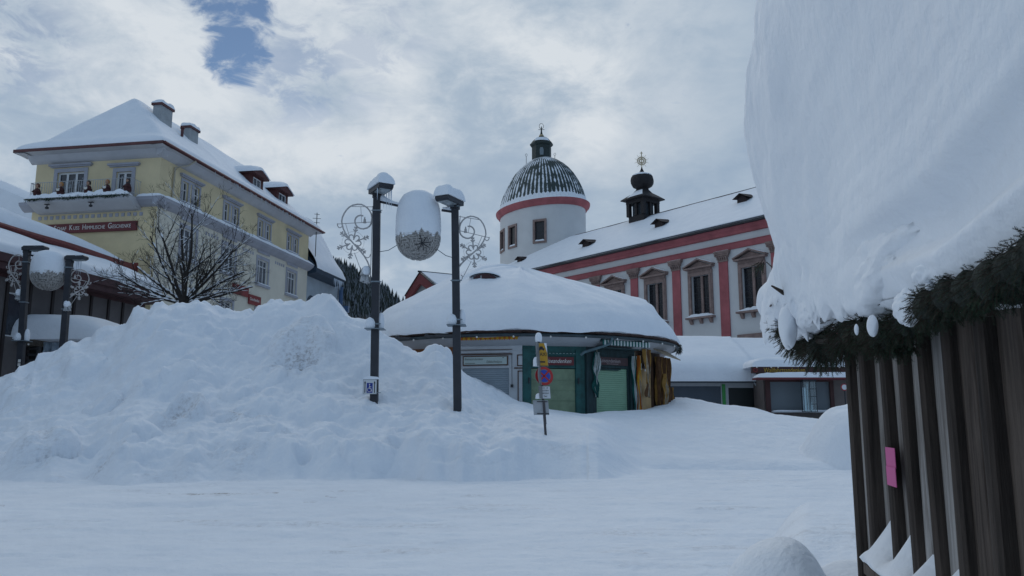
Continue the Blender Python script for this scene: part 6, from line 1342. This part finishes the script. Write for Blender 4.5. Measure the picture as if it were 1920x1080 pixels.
# ================================================================ BARE TREE
def bare_tree():
    D = 34.0; g = random.Random(21); base = at(345, 600, D); base = np.array([base[0], D, 1.0]); fork = at(345, 566, D)
    T = thing('bare_tree', tuple(base), 'leafless tree with snow lining its spreading branches in front of the yellow house', 'tree')
    bark = mat('tree_bark', (.030, .025, .022), .9, .4, 8, .4, 20)
    mt = MB(); mt.tube([base, base + [0.05, 0, 2.5], fork - [0, 0, .2], fork + [0, 0, .25]], [.34, .28, .25, .2], 10); part('trunk', mt, bark, T)
    br = MB(); sn = MB()
    def seg(p, d, L, r, lvl):
        n = max(3, int(L / .28)); pts = [p]; rs = [r]; q = np.array(p); d = np.array(d, float)
        for i in range(n):
            d = d + np.array([g.uniform(-.10, .10), g.uniform(-.10, .10), g.uniform(-.05, .09)]); d /= np.linalg.norm(d); q = q + d * L / n; pts.append(q.copy()); rs.append(r * (1 - .62 * (i + 1) / n))
        br.tube(pts, rs, 6 if lvl < 2 else 4 if lvl < 3 else 3, caps=False)
        if lvl < 4:
            # snow lying along the upper side
            for i in range(n):
                a, b = pts[i], pts[i + 1]; hz = math.hypot(b[0] - a[0], b[1] - a[1]) / (np.linalg.norm(b - a) + 1e-6)
                if hz > .45 and g.random() < (.85 if lvl < 3 else .22):
                    w = rs[i] * .75 + .007 + (.010 if lvl < 2 else 0); up = np.array([0, 0, rs[i] * .6 + w * .45]); sn.tube([a + up * .6, (a + b) / 2 + up, b + up * .6], [w * .5, w, w * .5], 5)
        if lvl >= 5: return
        k = {0: 7, 1: 6, 2: 5, 3: 4, 4: 3}[lvl]
        for j in range(k):
            t = g.uniform(.18, .98) if lvl else g.uniform(.15, 1.0); i = min(n - 1, int(t * n)); pp = pts[i] + (pts[i + 1] - pts[i]) * (t * n - i); dd = pts[i + 1] - pts[i]; dd /= np.linalg.norm(dd)
            side = np.cross(dd, np.array([g.uniform(-1, 1), g.uniform(-1, 1), g.uniform(-1, 1)])); side /= np.linalg.norm(side) + 1e-6
            nd = dd * g.uniform(.62, .95) + side * g.uniform(.45, .85) + np.array([0, 0, .18 if lvl else .1]); nd /= np.linalg.norm(nd)
            L2 = L * g.uniform(.40, .66) * (1.1 - .4 * t); seg(pp, nd, max(.18, L2), max(.0045, rs[i] * g.uniform(.42, .62)), lvl + 1)
    for (ax_, ay_, az_, L, r) in ((-1.0, -.2, .30, 2.9, .075), (-.85, .3, .62, 3.0, .075), (-.62, -.1, .95, 3.2, .075), (-.35, -.2, 1.0, 3.6, .08), (-.08, .2, 1.0, 3.9, .085), (.18, -.2, 1.0, 3.9, .08), (.42, .3, .95, 3.5, .08), (.66, -.2, .75, 3.2, .075), (.85, -.2, .48, 3.1, .075), (1.0, .1, .20, 3.0, .07), (.15, -.9, .6, 2.3, .07), (-.2, .9, .7, 2.5, .07), (-.9, -.5, .08, 2.6, .06), (.85, -.5, .05, 2.5, .06)):
        d = np.array([ax_, ay_, az_]); seg(fork + np.array([0, 0, -.1]), d / np.linalg.norm(d), L, r, 1)
    part('branches', br, bark, T, kind='stuff'); part('branch_snow', sn, SNOW, T, kind='stuff')
bare_tree()

# ================================================================ THE NEAR HUT
def hut():
    H = W(1.152, 2.70, R(13.2), -1); T = thing('wooden_hut', (1.152, 2.7, .3), 'weathered grey board hut close by, its eave buried under an enormous overhang of snow', 'hut')
    g = random.Random(5)
    def wood(name, c, c2):
        m = bpy.data.materials.new(name); m.use_nodes = True; t = m.node_tree; b = t.nodes['Principled BSDF']; b.inputs['Roughness'].default_value = .85; b.inputs['Specular IOR Level'].default_value = .2
        tc = N(t, 'ShaderNodeTexCoord'); mp = N(t, 'ShaderNodeMapping'); mp.inputs['Scale'].default_value = (22, 22, 1.3); Lk(t, tc.outputs['Object'], mp.inputs[0])
        n = N(t, 'ShaderNodeTexNoise', i_Scale=2.2, i_Detail=9., i_Roughness=.7, i_Distortion=.4); Lk(t, mp.outputs[0], n.inputs['Vector'])
        mp2 = N(t, 'ShaderNodeMapping'); mp2.inputs['Scale'].default_value = (4, 4, 1.6); Lk(t, tc.outputs['Object'], mp2.inputs[0]); n2 = N(t, 'ShaderNodeTexNoise', i_Scale=1.2, i_Detail=4.); Lk(t, mp2.outputs[0], n2.inputs['Vector'])
        ad = N(t, 'ShaderNodeMath', operation='MULTIPLY_ADD'); Lk(t, n2.outputs[0], ad.inputs[0]); ad.inputs[1].default_value = .55; Lk(t, n.outputs[0], ad.inputs[2])
        r = N(t, 'ShaderNodeValToRGB'); e = r.color_ramp.elements; e[0].position = .58; e[0].color = (*c2, 1); e[1].position = .98; e[1].color = (*c, 1); Lk(t, ad.outputs[0], r.inputs[0]); Lk(t, r.outputs[0], b.inputs['Base Color'])
        bp = N(t, 'ShaderNodeBump', i_Strength=.9, i_Distance=.006); Lk(t, n.outputs[0], bp.inputs['Height']); Lk(t, bp.outputs[0], b.inputs['Normal']); MATS[name] = m; return m
    wl = [wood('silvered_board', (.42, .41, .40), (.12, .105, .095)), wood('brown_board', (.16, .13, .11), (.045, .035, .03)), wood('dark_board', (.085, .068, .058), (.024, .020, .018))]
    zt = 2.35
    mb = MB(); mb.box(H, -3.6, -.005, -.06, -.03, .2, zt); mb.box(H, -3.6, -.002, -2.2, -.062, .2, zt, 0)
    def board(s0, s1, n0, n1, z0, z1, mi):
        k = 14; rows = []; j1, j2 = g.uniform(0, 9), g.uniform(0, 9)
        for i in range(k):
            z = z0 + (z1 - z0) * i / (k - 1); a = s0 + .006 * math.sin(z * 3 + j1) ; b = s1 + .006 * math.sin(z * 2.3 + j2); c_ = .012 * math.sin(z * 1.7 + j1) * .3
            rows.append([H(a, n0, z), H(a, n1 + c_, z), H(a + .008, n1 + .006 + c_, z), H((a + b) / 2, n1 + .009 + c_, z), H(b - .008, n1 + .006 + c_, z), H(b, n1 + c_, z), H(b, n0, z)])
        mb.strip(rows, mi); mb.add(rows[0] , [(0, 1, 2, 3, 4, 5, 6)], mi); mb.add(rows[-1], [(0, 1, 2, 3, 4, 5, 6)], mi)
    # inner boards with outer boards over their joints, read off from the far end
    bat = [-.025, -.29, -.545, -.765, -.93, -1.12, -1.33, -1.56, -1.80, -2.05, -2.3, -2.6, -2.9, -3.2]
    for i, c in enumerate(bat): w = g.uniform(.014, .028); board(c - w, c + w, -.01, .026 + g.uniform(0, .010), .2, zt, 2)  # battens coloured dark to stand in for the shaded gaps between boards
    for i in range(len(bat) - 1):
        m_ = (0, 0, 0, 3, 0, 1, 1, 2, 2, 2, 2, 2, 2)[i]; c = bat[i + 1] + (bat[i] - bat[i + 1]) * g.uniform(.42, .6); board(bat[i + 1], c - .002, -.03, .0 + g.uniform(-.003, .003), .2, zt, m_); board(c + .002, bat[i], -.03, .004 + g.uniform(-.003, .003), .2, zt, m_)  # dark boards at the near end carry the overhang's shade in their colour
    wl.append(wood('pale_board', (.55, .54, .53), (.17, .155, .145))); part('board_wall', mb, wl, T, smooth=False)
    mb = MB(); zl = 1.205; mb.box(H, -3.6, -.34, .0, .078, zl - .03, zl); rows = []; ld = part('ledge', mb, wl[1], T, smooth=False)
    mb = MB(); x = -.35
    while x > -3.4: w = g.uniform(.05, .09); mb.box(H, x - w, x - .006, .03, .068 + g.uniform(-.004, .004), .2, zl - .036, g.choice((0, 1, 1, 2))); x -= w
    part('lower_boards', mb, wl, T, smooth=False)
    # snow on the ledge, heaped between the battens
    mb = MB(); S_ = np.linspace(-.33, -2.2, 190); N_ = np.linspace(0, 1, 14); rows = []; bc = np.array(bat)
    for s_ in S_:
        dmin = float(np.abs(bc + .015 - s_).min()); hh = .012 + .085 * min(1, dmin / .10) ** 1.1 * (1 + .5 * float(fbm(s_ * 3, 0, 2, 5))); hh *= float(sst(-s_, .31, .37)) * .7 + .3; w = .084 + .008 * float(fbm(s_ * 7, 4, 2, 8)); row = []
        for u in N_: row.append(H(s_, -.002 + (w + .002) * u, zl + .012 + hh * (1 - u) ** 1.25 + .016 * (1 - u ** 6)))
        row.append(H(s_, w - .012, zl - .004)); rows.append(row)
    mb.strip(rows); mb.add(rows[0], [tuple(range(len(rows[0])))]); part('ledge_snow', mb, NSNOW, ld, ang=80)
    # roof frame under the snow
    mb = MB(); mb.box(H, -3.6, .34, -2.2, .10, 1.98, 2.05); mb.prism(lambda s_, n_, z_: H(s_, n_, z_), [(.30, 3.2), (.44, 3.2), (.44, 3.5), (.30, 3.5)], -.12, -.10) if False else None
    part('eave_board', mb, wl[2], T, smooth=False)
    a = at(1437, 31, 3.55); b = at(1484, -4, 3.35); c = at(1452, -22, 3.55); mb = MB(); d_ = np.array([.55, -.35, -.25]); v = [a, b, c]; v2 = [np.array(q) + d_ for q in v]; mb.add(v + v2, [(0, 1, 2), (5, 4, 3), (0, 3, 4, 1), (1, 4, 5, 2), (2, 5, 3, 0)]); part('roof_tip', mb, mat('corrugated_dark', (.045, .05, .05), .6, .4, 30), T, smooth=False)
    # the snow overhang
    U, V = 560, 300
    u = np.linspace(-math.pi, math.pi, U, endpoint=False); v = np.linspace(-math.pi / 2, math.pi / 2, V)
    v = np.arcsin(np.clip(np.sin(v) * .65 + v / (math.pi / 2) * .35, -1, 1))
    UU, VV = np.meshgrid(u, v, indexing='ij'); cu, su, cv, sv = np.cos(UU), np.sin(UU), np.cos(VV), np.sin(VV)
    se = lambda x, e: np.sign(x) * np.abs(x) ** e
    E2 = .30; E1 = np.where(sv > 0, .72, .05)
    X = se(cv, E1) * se(cu, E2); Y = se(cv, E1) * se(su, E2); Zz = se(sv, np.where(sv > 0, .72, .60))
    s_ = -1.68 + 2.20 * X; n_ = -.70 + 1.0 * Y
    zb = np.interp(-s_, [-.5, .3, 1.0, 1.3, 1.55, 1.64, 1.72, 1.9, 2.05, 2.4, 4], [1.995, 1.90, 1.83, 1.80, 1.745, 1.76, 1.81, 1.785, 1.80, 1.83, 1.86])
    z_ = np.where(Zz > 0, 2.55 + .80 * Zz, zb + (2.55 - zb) * (1 + Zz))
    front = np.clip(Y, 0, 1) * (np.abs(Zz) < .98); end = np.clip(X, 0, 1)
    hz = (z_ - 1.85) / 1.5
    n_ = n_ - np.clip(Y, 0, 1) ** 3 * .10 * (1 - sst(hz, .0, .6)); s_ = s_ - end ** 3 * .04 * (1 - sst(hz, .0, .5))
    _l = np.clip(X, 0, 1) ** 4 * (1 - sst(hz, .05, .6)); s_ = s_ + .07 * _l; n_ = n_ + .09 * _l * np.clip(Y, 0, 1)
    s_ = s_ - np.clip(X, 0, 1) ** 2 * .20 * sst(z_, 2.98, 3.34) + np.clip(X, 0, 1) ** 3 * .05 * np.exp(-((z_ - 2.75) / .35) ** 2)
    _e = np.clip(X, 0, 1) ** 1.5 * np.clip(Y, 0, 1) ** .5; n_ = n_ + _e * (.085 * np.exp(-((z_ - 2.80) / .42) ** 2) - .16 * sst(z_, 2.98, 3.36))
    nz = fbm(s_ * 1.5 + n_ * 1.1, z_ * 1.7 + n_ * .7, 5, 11) * .05 + fbm(s_ * 7 + n_ * 5, z_ * 8, 4, 17) * .008 + (billow(s_ * 2.6 + z_ * .8, z_ * 2.8 - n_ * 1.5 - s_ * .5, 3, 23) - .35) * .022
    nz = nz + (billow(s_ * 8, z_ * 8 + n_, 3, 57) - .35) * .022 * (1 - sst(z_, 2.0, 2.35))
    n_ = n_ + nz * front; s_ = s_ + nz * end * 1.2
    z_ = z_ + fbm(s_ * 2, n_ * 2, 3, 5) * .04
    # bottom: lower toward the camera, with ragged hanging lobes
    low = 1 - sst(z_ - zb, .0, .32)
    rag = np.abs(fbm(s_ * 6.5, 3.1 + 0 * s_, 3, 29)) * .11 + .07 * np.maximum(0, fbm(s_ * 16, n_ * 9, 3, 31)) - .03
    z_ = z_ - low * rag * (.35 + .65 * front)
    # hollow and lump over the nearer spray of fir
    hs, hzz = hit(H, 1660, 418, .24); q = np.hypot((s_ - hs) / .13, (z_ - hzz) / .040); n_ = n_ - front * .05 * np.exp(-q ** 4)
    ls, lz = hit(H, 1665, 510, .22); q = np.hypot((s_ - ls) / .20, (z_ - lz) / .075); n_ = n_ + front * .030 * np.exp(-q ** 4)
    P = np.stack([H.o[0] + H.d[0] * s_ + H.n[0] * n_, H.o[1] + H.d[1] * s_ + H.n[1] * n_, z_], -1)
    mb = MB(); mb.v = P.reshape(-1, 3).tolist(); idx = np.arange(U * V).reshape(U, V); nx = np.roll(idx, -1, 0)
    mb.f = [tuple(q) for q in np.stack([idx[:, :-1], nx[:, :-1], nx[:, 1:], idx[:, 1:]], -1).reshape(-1, 4).tolist()]; mb.m = [0] * len(mb.f)
    part('snow_overhang', mb, NSNOW, T, ang=180)
    def lump(px_, py_, rx, ry, n0, rn, seed, sq=2.6):
        s0, z0 = hit(H, px_, py_, n0); sa = hit(H, px_ - rx, py_, n0)[0]; sb = hit(H, px_ + rx, py_, n0)[0]; za = hit(H, px_, py_ - ry, n0)[1]; zb2 = hit(H, px_, py_ + ry, n0)[1]
        a, b, c = abs(sa - sb) / 2, rn, abs(za - zb2) / 2; sc_ = (sa + sb) / 2; nu, nv = 72, 40; mb = MB(); rows = []
        for i in range(nv):
            ph = -math.pi / 2 + math.pi * i / (nv - 1); row = []
            for j in range(nu):
                t = 2 * math.pi * j / nu; x, y, z = math.cos(ph) * math.cos(t), math.cos(ph) * math.sin(t), math.sin(ph)
                k = 1 + .34 * float(fbm(x * 1.6 + seed + y * .8, z * 1.6 - y * .7 + seed, 4, 7)) + .05 * float(fbm(x * 6 + seed, z * 6 + y * 3, 3, 9)) - (.10 * abs(float(fbm(x * 4 + seed, y * 3, 2, 15))) if z < 0 else 0)
                f = (abs(x) ** sq + abs(y) ** sq + abs(z) ** sq) ** (-1 / sq)
                row.append(H(sc_ + a * x * f * k, n0 - b * .2 + b * y * f * k, z0 + c * z * f * k))
            rows.append(row)
        mb.strip(rows, closed=True); part('snow_lump', mb, NSNOW, T, ang=180)
    lump(1672, 505, 84, 72, .13, .075, 3.1); lump(1560, 535, 95, 52, .12, .075, 8.2); lump(1478, 520, 52, 68, .14, .07, 12.4); lump(1694, 578, 14, 34, .16, .02, 5.5, 2); lump(1512, 588, 16, 26, .16, .03, 6.5, 2); lump(1440, 590, 11, 58, .17, .03, 21.5, 2); lump(1752, 505, 26, 40, .16, .03, 31.0, 2)
    mb = MB(); g2 = random.Random(4)
    for c_ in bat[:9]:
        for z0 in (1.45, 1.72, 1.28): q = c_ + g2.uniform(.03, .08); r_ = .0028; mb.lathe((0, 0, 0), [(0, 0)], 3) if False else mb.prism(H, [(q + r_ * math.cos(a_), z0 + g2.uniform(-.004, .004) * 0 + r_ * math.sin(a_)) for a_ in np.linspace(0, 6.28, 9)[:-1]], .0, .0075)
    part('nail_head', mb, DARK, T, smooth=False, kind='stuff')
    return H
HF = hut()
def fir_sprays(H):
    T = thing('fir_garland', H(0, .2, 1.7), 'dark green fir branches stuffed under the snowy eave of the wooden hut', 'garland')
    g = random.Random(9); nd = MB(); tw = MB(); vs_, fs = [], []
    def twig(p, d, L, nl=.022, dens=9):
        p = np.array(p, float); d = np.array(d, float); d /= np.linalg.norm(d); n = int(L / (.42 * nl)); side = np.cross(d, [g.uniform(-.4, .4), g.uniform(-.4, .4), 1]); side /= np.linalg.norm(side); up = np.cross(side, d); pts = []
        q = p.copy(); dd = d.copy()
        for i in range(n):
            dd = dd + np.array([0, 0, -.012]); dd /= np.linalg.norm(dd); q = q + dd * L / n; pts.append(q.copy())
            for k in range(3 if i < n - 2 else 4):
                a = g.choice((-1, 1)) * g.uniform(.55, 1.25) if k < 2 else g.uniform(-3.1, 3.1); w = side * math.sin(a) + up * (math.cos(a) * .55) if k < 2 else side * math.sin(a) + up * math.cos(a)
                l = nl * g.uniform(.75, 1.15) * (1 - .35 * i / n); e = dd * g.uniform(.5, .85) + w * .8; e /= np.linalg.norm(e); t = q + e * l; wv = np.cross(e, up + .01); wv = wv / (np.linalg.norm(wv) + 1e-6) * (.055 * nl); o = len(vs_)
                vs_.extend([q - wv, q + wv, t + wv * .5, t - wv * .5]); fs.append((o, o + 1, o + 2, o + 3))
        tw.tube([p] + pts[::4] + [pts[-1]], [nl * .13] + [nl * .10] * len(pts[::4]) + [nl * .05], 4, caps=False)
    def cluster(s0, n0, z0, rs, rn, rz, cnt, L, droop=.5, nl=.022):
        for i in range(cnt):
            while True:
                a, b, c = g.uniform(-1, 1), g.uniform(-1, 1), g.uniform(-1, 1)
                if a * a + b * b + c * c <= 1: break
            p = H(s0 + a * rs, n0 + b * rn, z0 + c * rz); dv = np.array(H(a * 1.0 + g.uniform(-.5, .5), b + g.uniform(-.3, .6), 0)) - np.array(H(0, 0, 0)); dv[2] = c * .8 - droop + g.uniform(-.4, .4); twig(p, dv, L * g.uniform(.7, 1.2), nl)
    # end bundle beyond the corner, the nearer hanging spray, and the shaded run towards the right
    def C(px_, py_, n): s_, z_ = hit(H, px_, py_, n); return s_, n, z_
    core = MB()
    for (px_, py_, n, rs, rn, rz, cnt, L) in ((1500, 628, .10, .16, .08, .085, 420, .05), (1470, 612, .11, .08, .06, .07, 170, .045), (1545, 650, .05, .20, .08, .070, 330, .05), (1600, 610, .06, .20, .06, .055, 200, .05), (1590, 640, .04, .16, .05, .050, 160, .05),
                                            (1655, 632, .12, .11, .035, .036, 420, .022), (1620, 622, .13, .09, .035, .036, 260, .024), (1700, 606, .10, .09, .035, .034, 320, .02), (1690, 640, .08, .07, .03, .03, 220, .02),
        (1745, 572, .15, .08, .03, .030, 300, .016), (1785, 550, .15, .08, .03, .030, 300, .015), (1825, 540, .15, .08, .03, .030, 300, .014), (1868, 522, .15, .08, .03, .030, 300, .013), (1912, 498, .15, .08, .03, .030, 280, .012), (1955, 475, .15, .08, .03, .030, 200, .012), (1765, 590, .09, .08, .03, .020, 180, .016), (1830, 575, .09, .06, .03, .016, 120, .016), (1900, 552, .09, .06, .03, .016, 120, .015)):
        s_, n_, z_ = C(px_, py_, n); q_ = np.array(H(s_, n_, z_))[1]; cluster(s_, n_, z_, rs, rn, rz, cnt, L, nl=float(np.interp(q_, [.5, 1, 2, 3], [.0030, .0040, .0085, .0120])))
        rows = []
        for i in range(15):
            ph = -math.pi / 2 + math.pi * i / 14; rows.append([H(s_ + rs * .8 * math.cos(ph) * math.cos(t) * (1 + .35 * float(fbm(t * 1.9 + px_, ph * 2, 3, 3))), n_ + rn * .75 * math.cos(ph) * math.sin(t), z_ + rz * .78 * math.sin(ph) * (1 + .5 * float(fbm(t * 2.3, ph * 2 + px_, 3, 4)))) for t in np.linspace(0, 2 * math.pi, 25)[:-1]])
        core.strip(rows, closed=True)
    for k in range(70):                      # sprays poking through the snow face at the far end
        pass
    for (px_, py_, n) in ((1431, 492, .20),):
        s_, n_, z_ = C(px_, py_, n); cluster(s_, n_, z_, .02, .02, .012, 9, .05, .9)
    nd.v = [tuple(map(float, q)) for q in vs_]; nd.f = fs; nd.m = [0] * len(fs)
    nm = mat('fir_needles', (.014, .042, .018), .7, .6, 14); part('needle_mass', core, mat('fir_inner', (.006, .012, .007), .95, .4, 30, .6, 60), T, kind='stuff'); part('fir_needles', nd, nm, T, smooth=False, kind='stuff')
    for (a, b, c) in (((1470, 640, .1), (1560, 640, .08), (1640, 640, .02)), ((1620, 620, .1), (1740, 600, .03), (1860, 580, .02)), ((1460, 560, .12), (1480, 590, .1), (1540, 640, .06))):
        pts = [H(*C(*q)) for q in (a, b, c)]; tw.tube(pts, [.008, .011, .013], 6)
    for (px_, py_, n, dpx, dpy) in ((1447, 536, .26, 24, 14), (1446, 572, .2, -8, 10)):
        s_, n_, z_ = C(px_, py_, n); p0 = H(s_, n_, z_); p1 = H(*C(px_ + dpx, py_ + dpy, n - .05)); tw.tube([p0, p1], [.003, .009], 5)
    part('twigs', tw, mat('twig_brown', (.035, .022, .015), .9), T, kind='stuff')
    # clots of snow caught in the needles
    for (px_, py_, n, a, b, rot) in ((1477, 612, .20, .046, .085, -.35), (1636, 611, .20, .014, .019, .2), (1606, 618, .22, .006, .010, 0), (1742, 537, .17, .008, .006, 0)):
        s_, n_, z_ = C(px_, py_, n); mb = MB(); c, d = math.cos(rot), math.sin(rot); rows = []
        for i in range(13):
            ph = -math.pi / 2 + math.pi * i / 12; rows.append([H(s_ + (a * math.cos(ph) * math.cos(t) * c - b * math.sin(ph) * d) * (1 + .30 * float(fbm(math.cos(t) * 1.3 + px_, math.sin(t) * 1.3 + ph, 3, 5))), n_ + a * .7 * math.cos(ph) * math.sin(t), z_ + (a * math.cos(ph) * math.cos(t) * d + b * math.sin(ph) * c) * (1 + .08 * math.sin(2 * t))) for t in np.linspace(0, 2 * math.pi, 19)[:-1]])
        mb.strip(rows, closed=True); part('snow_clot', mb, NSNOW, T, ang=180)
fir_sprays(HF)
def pink_note():
    s0, zt = hit(HF, 1659, 838, .042); z1 = hit(HF, 1675, 912, .042)[1]; s1 = hit(HF, 1676, 838, .042)[0]; h = (zt - z1); mb = MB(); p = HF(s1, .04, z1)
    mb.box(HF, s1, s0, .0400, .0415, zt - h * .53, zt); mb.box(HF, s1 - .002, s0 - .004, .0420, .0435, zt - h, zt - h * .50)
    solo('paper_note', mb, mat('pink_paper', (.55, .10, .28), .7, .06, 10), p, 'bright pink paper note pinned to the weathered hut boards', 'note', smooth=False)
pink_note()
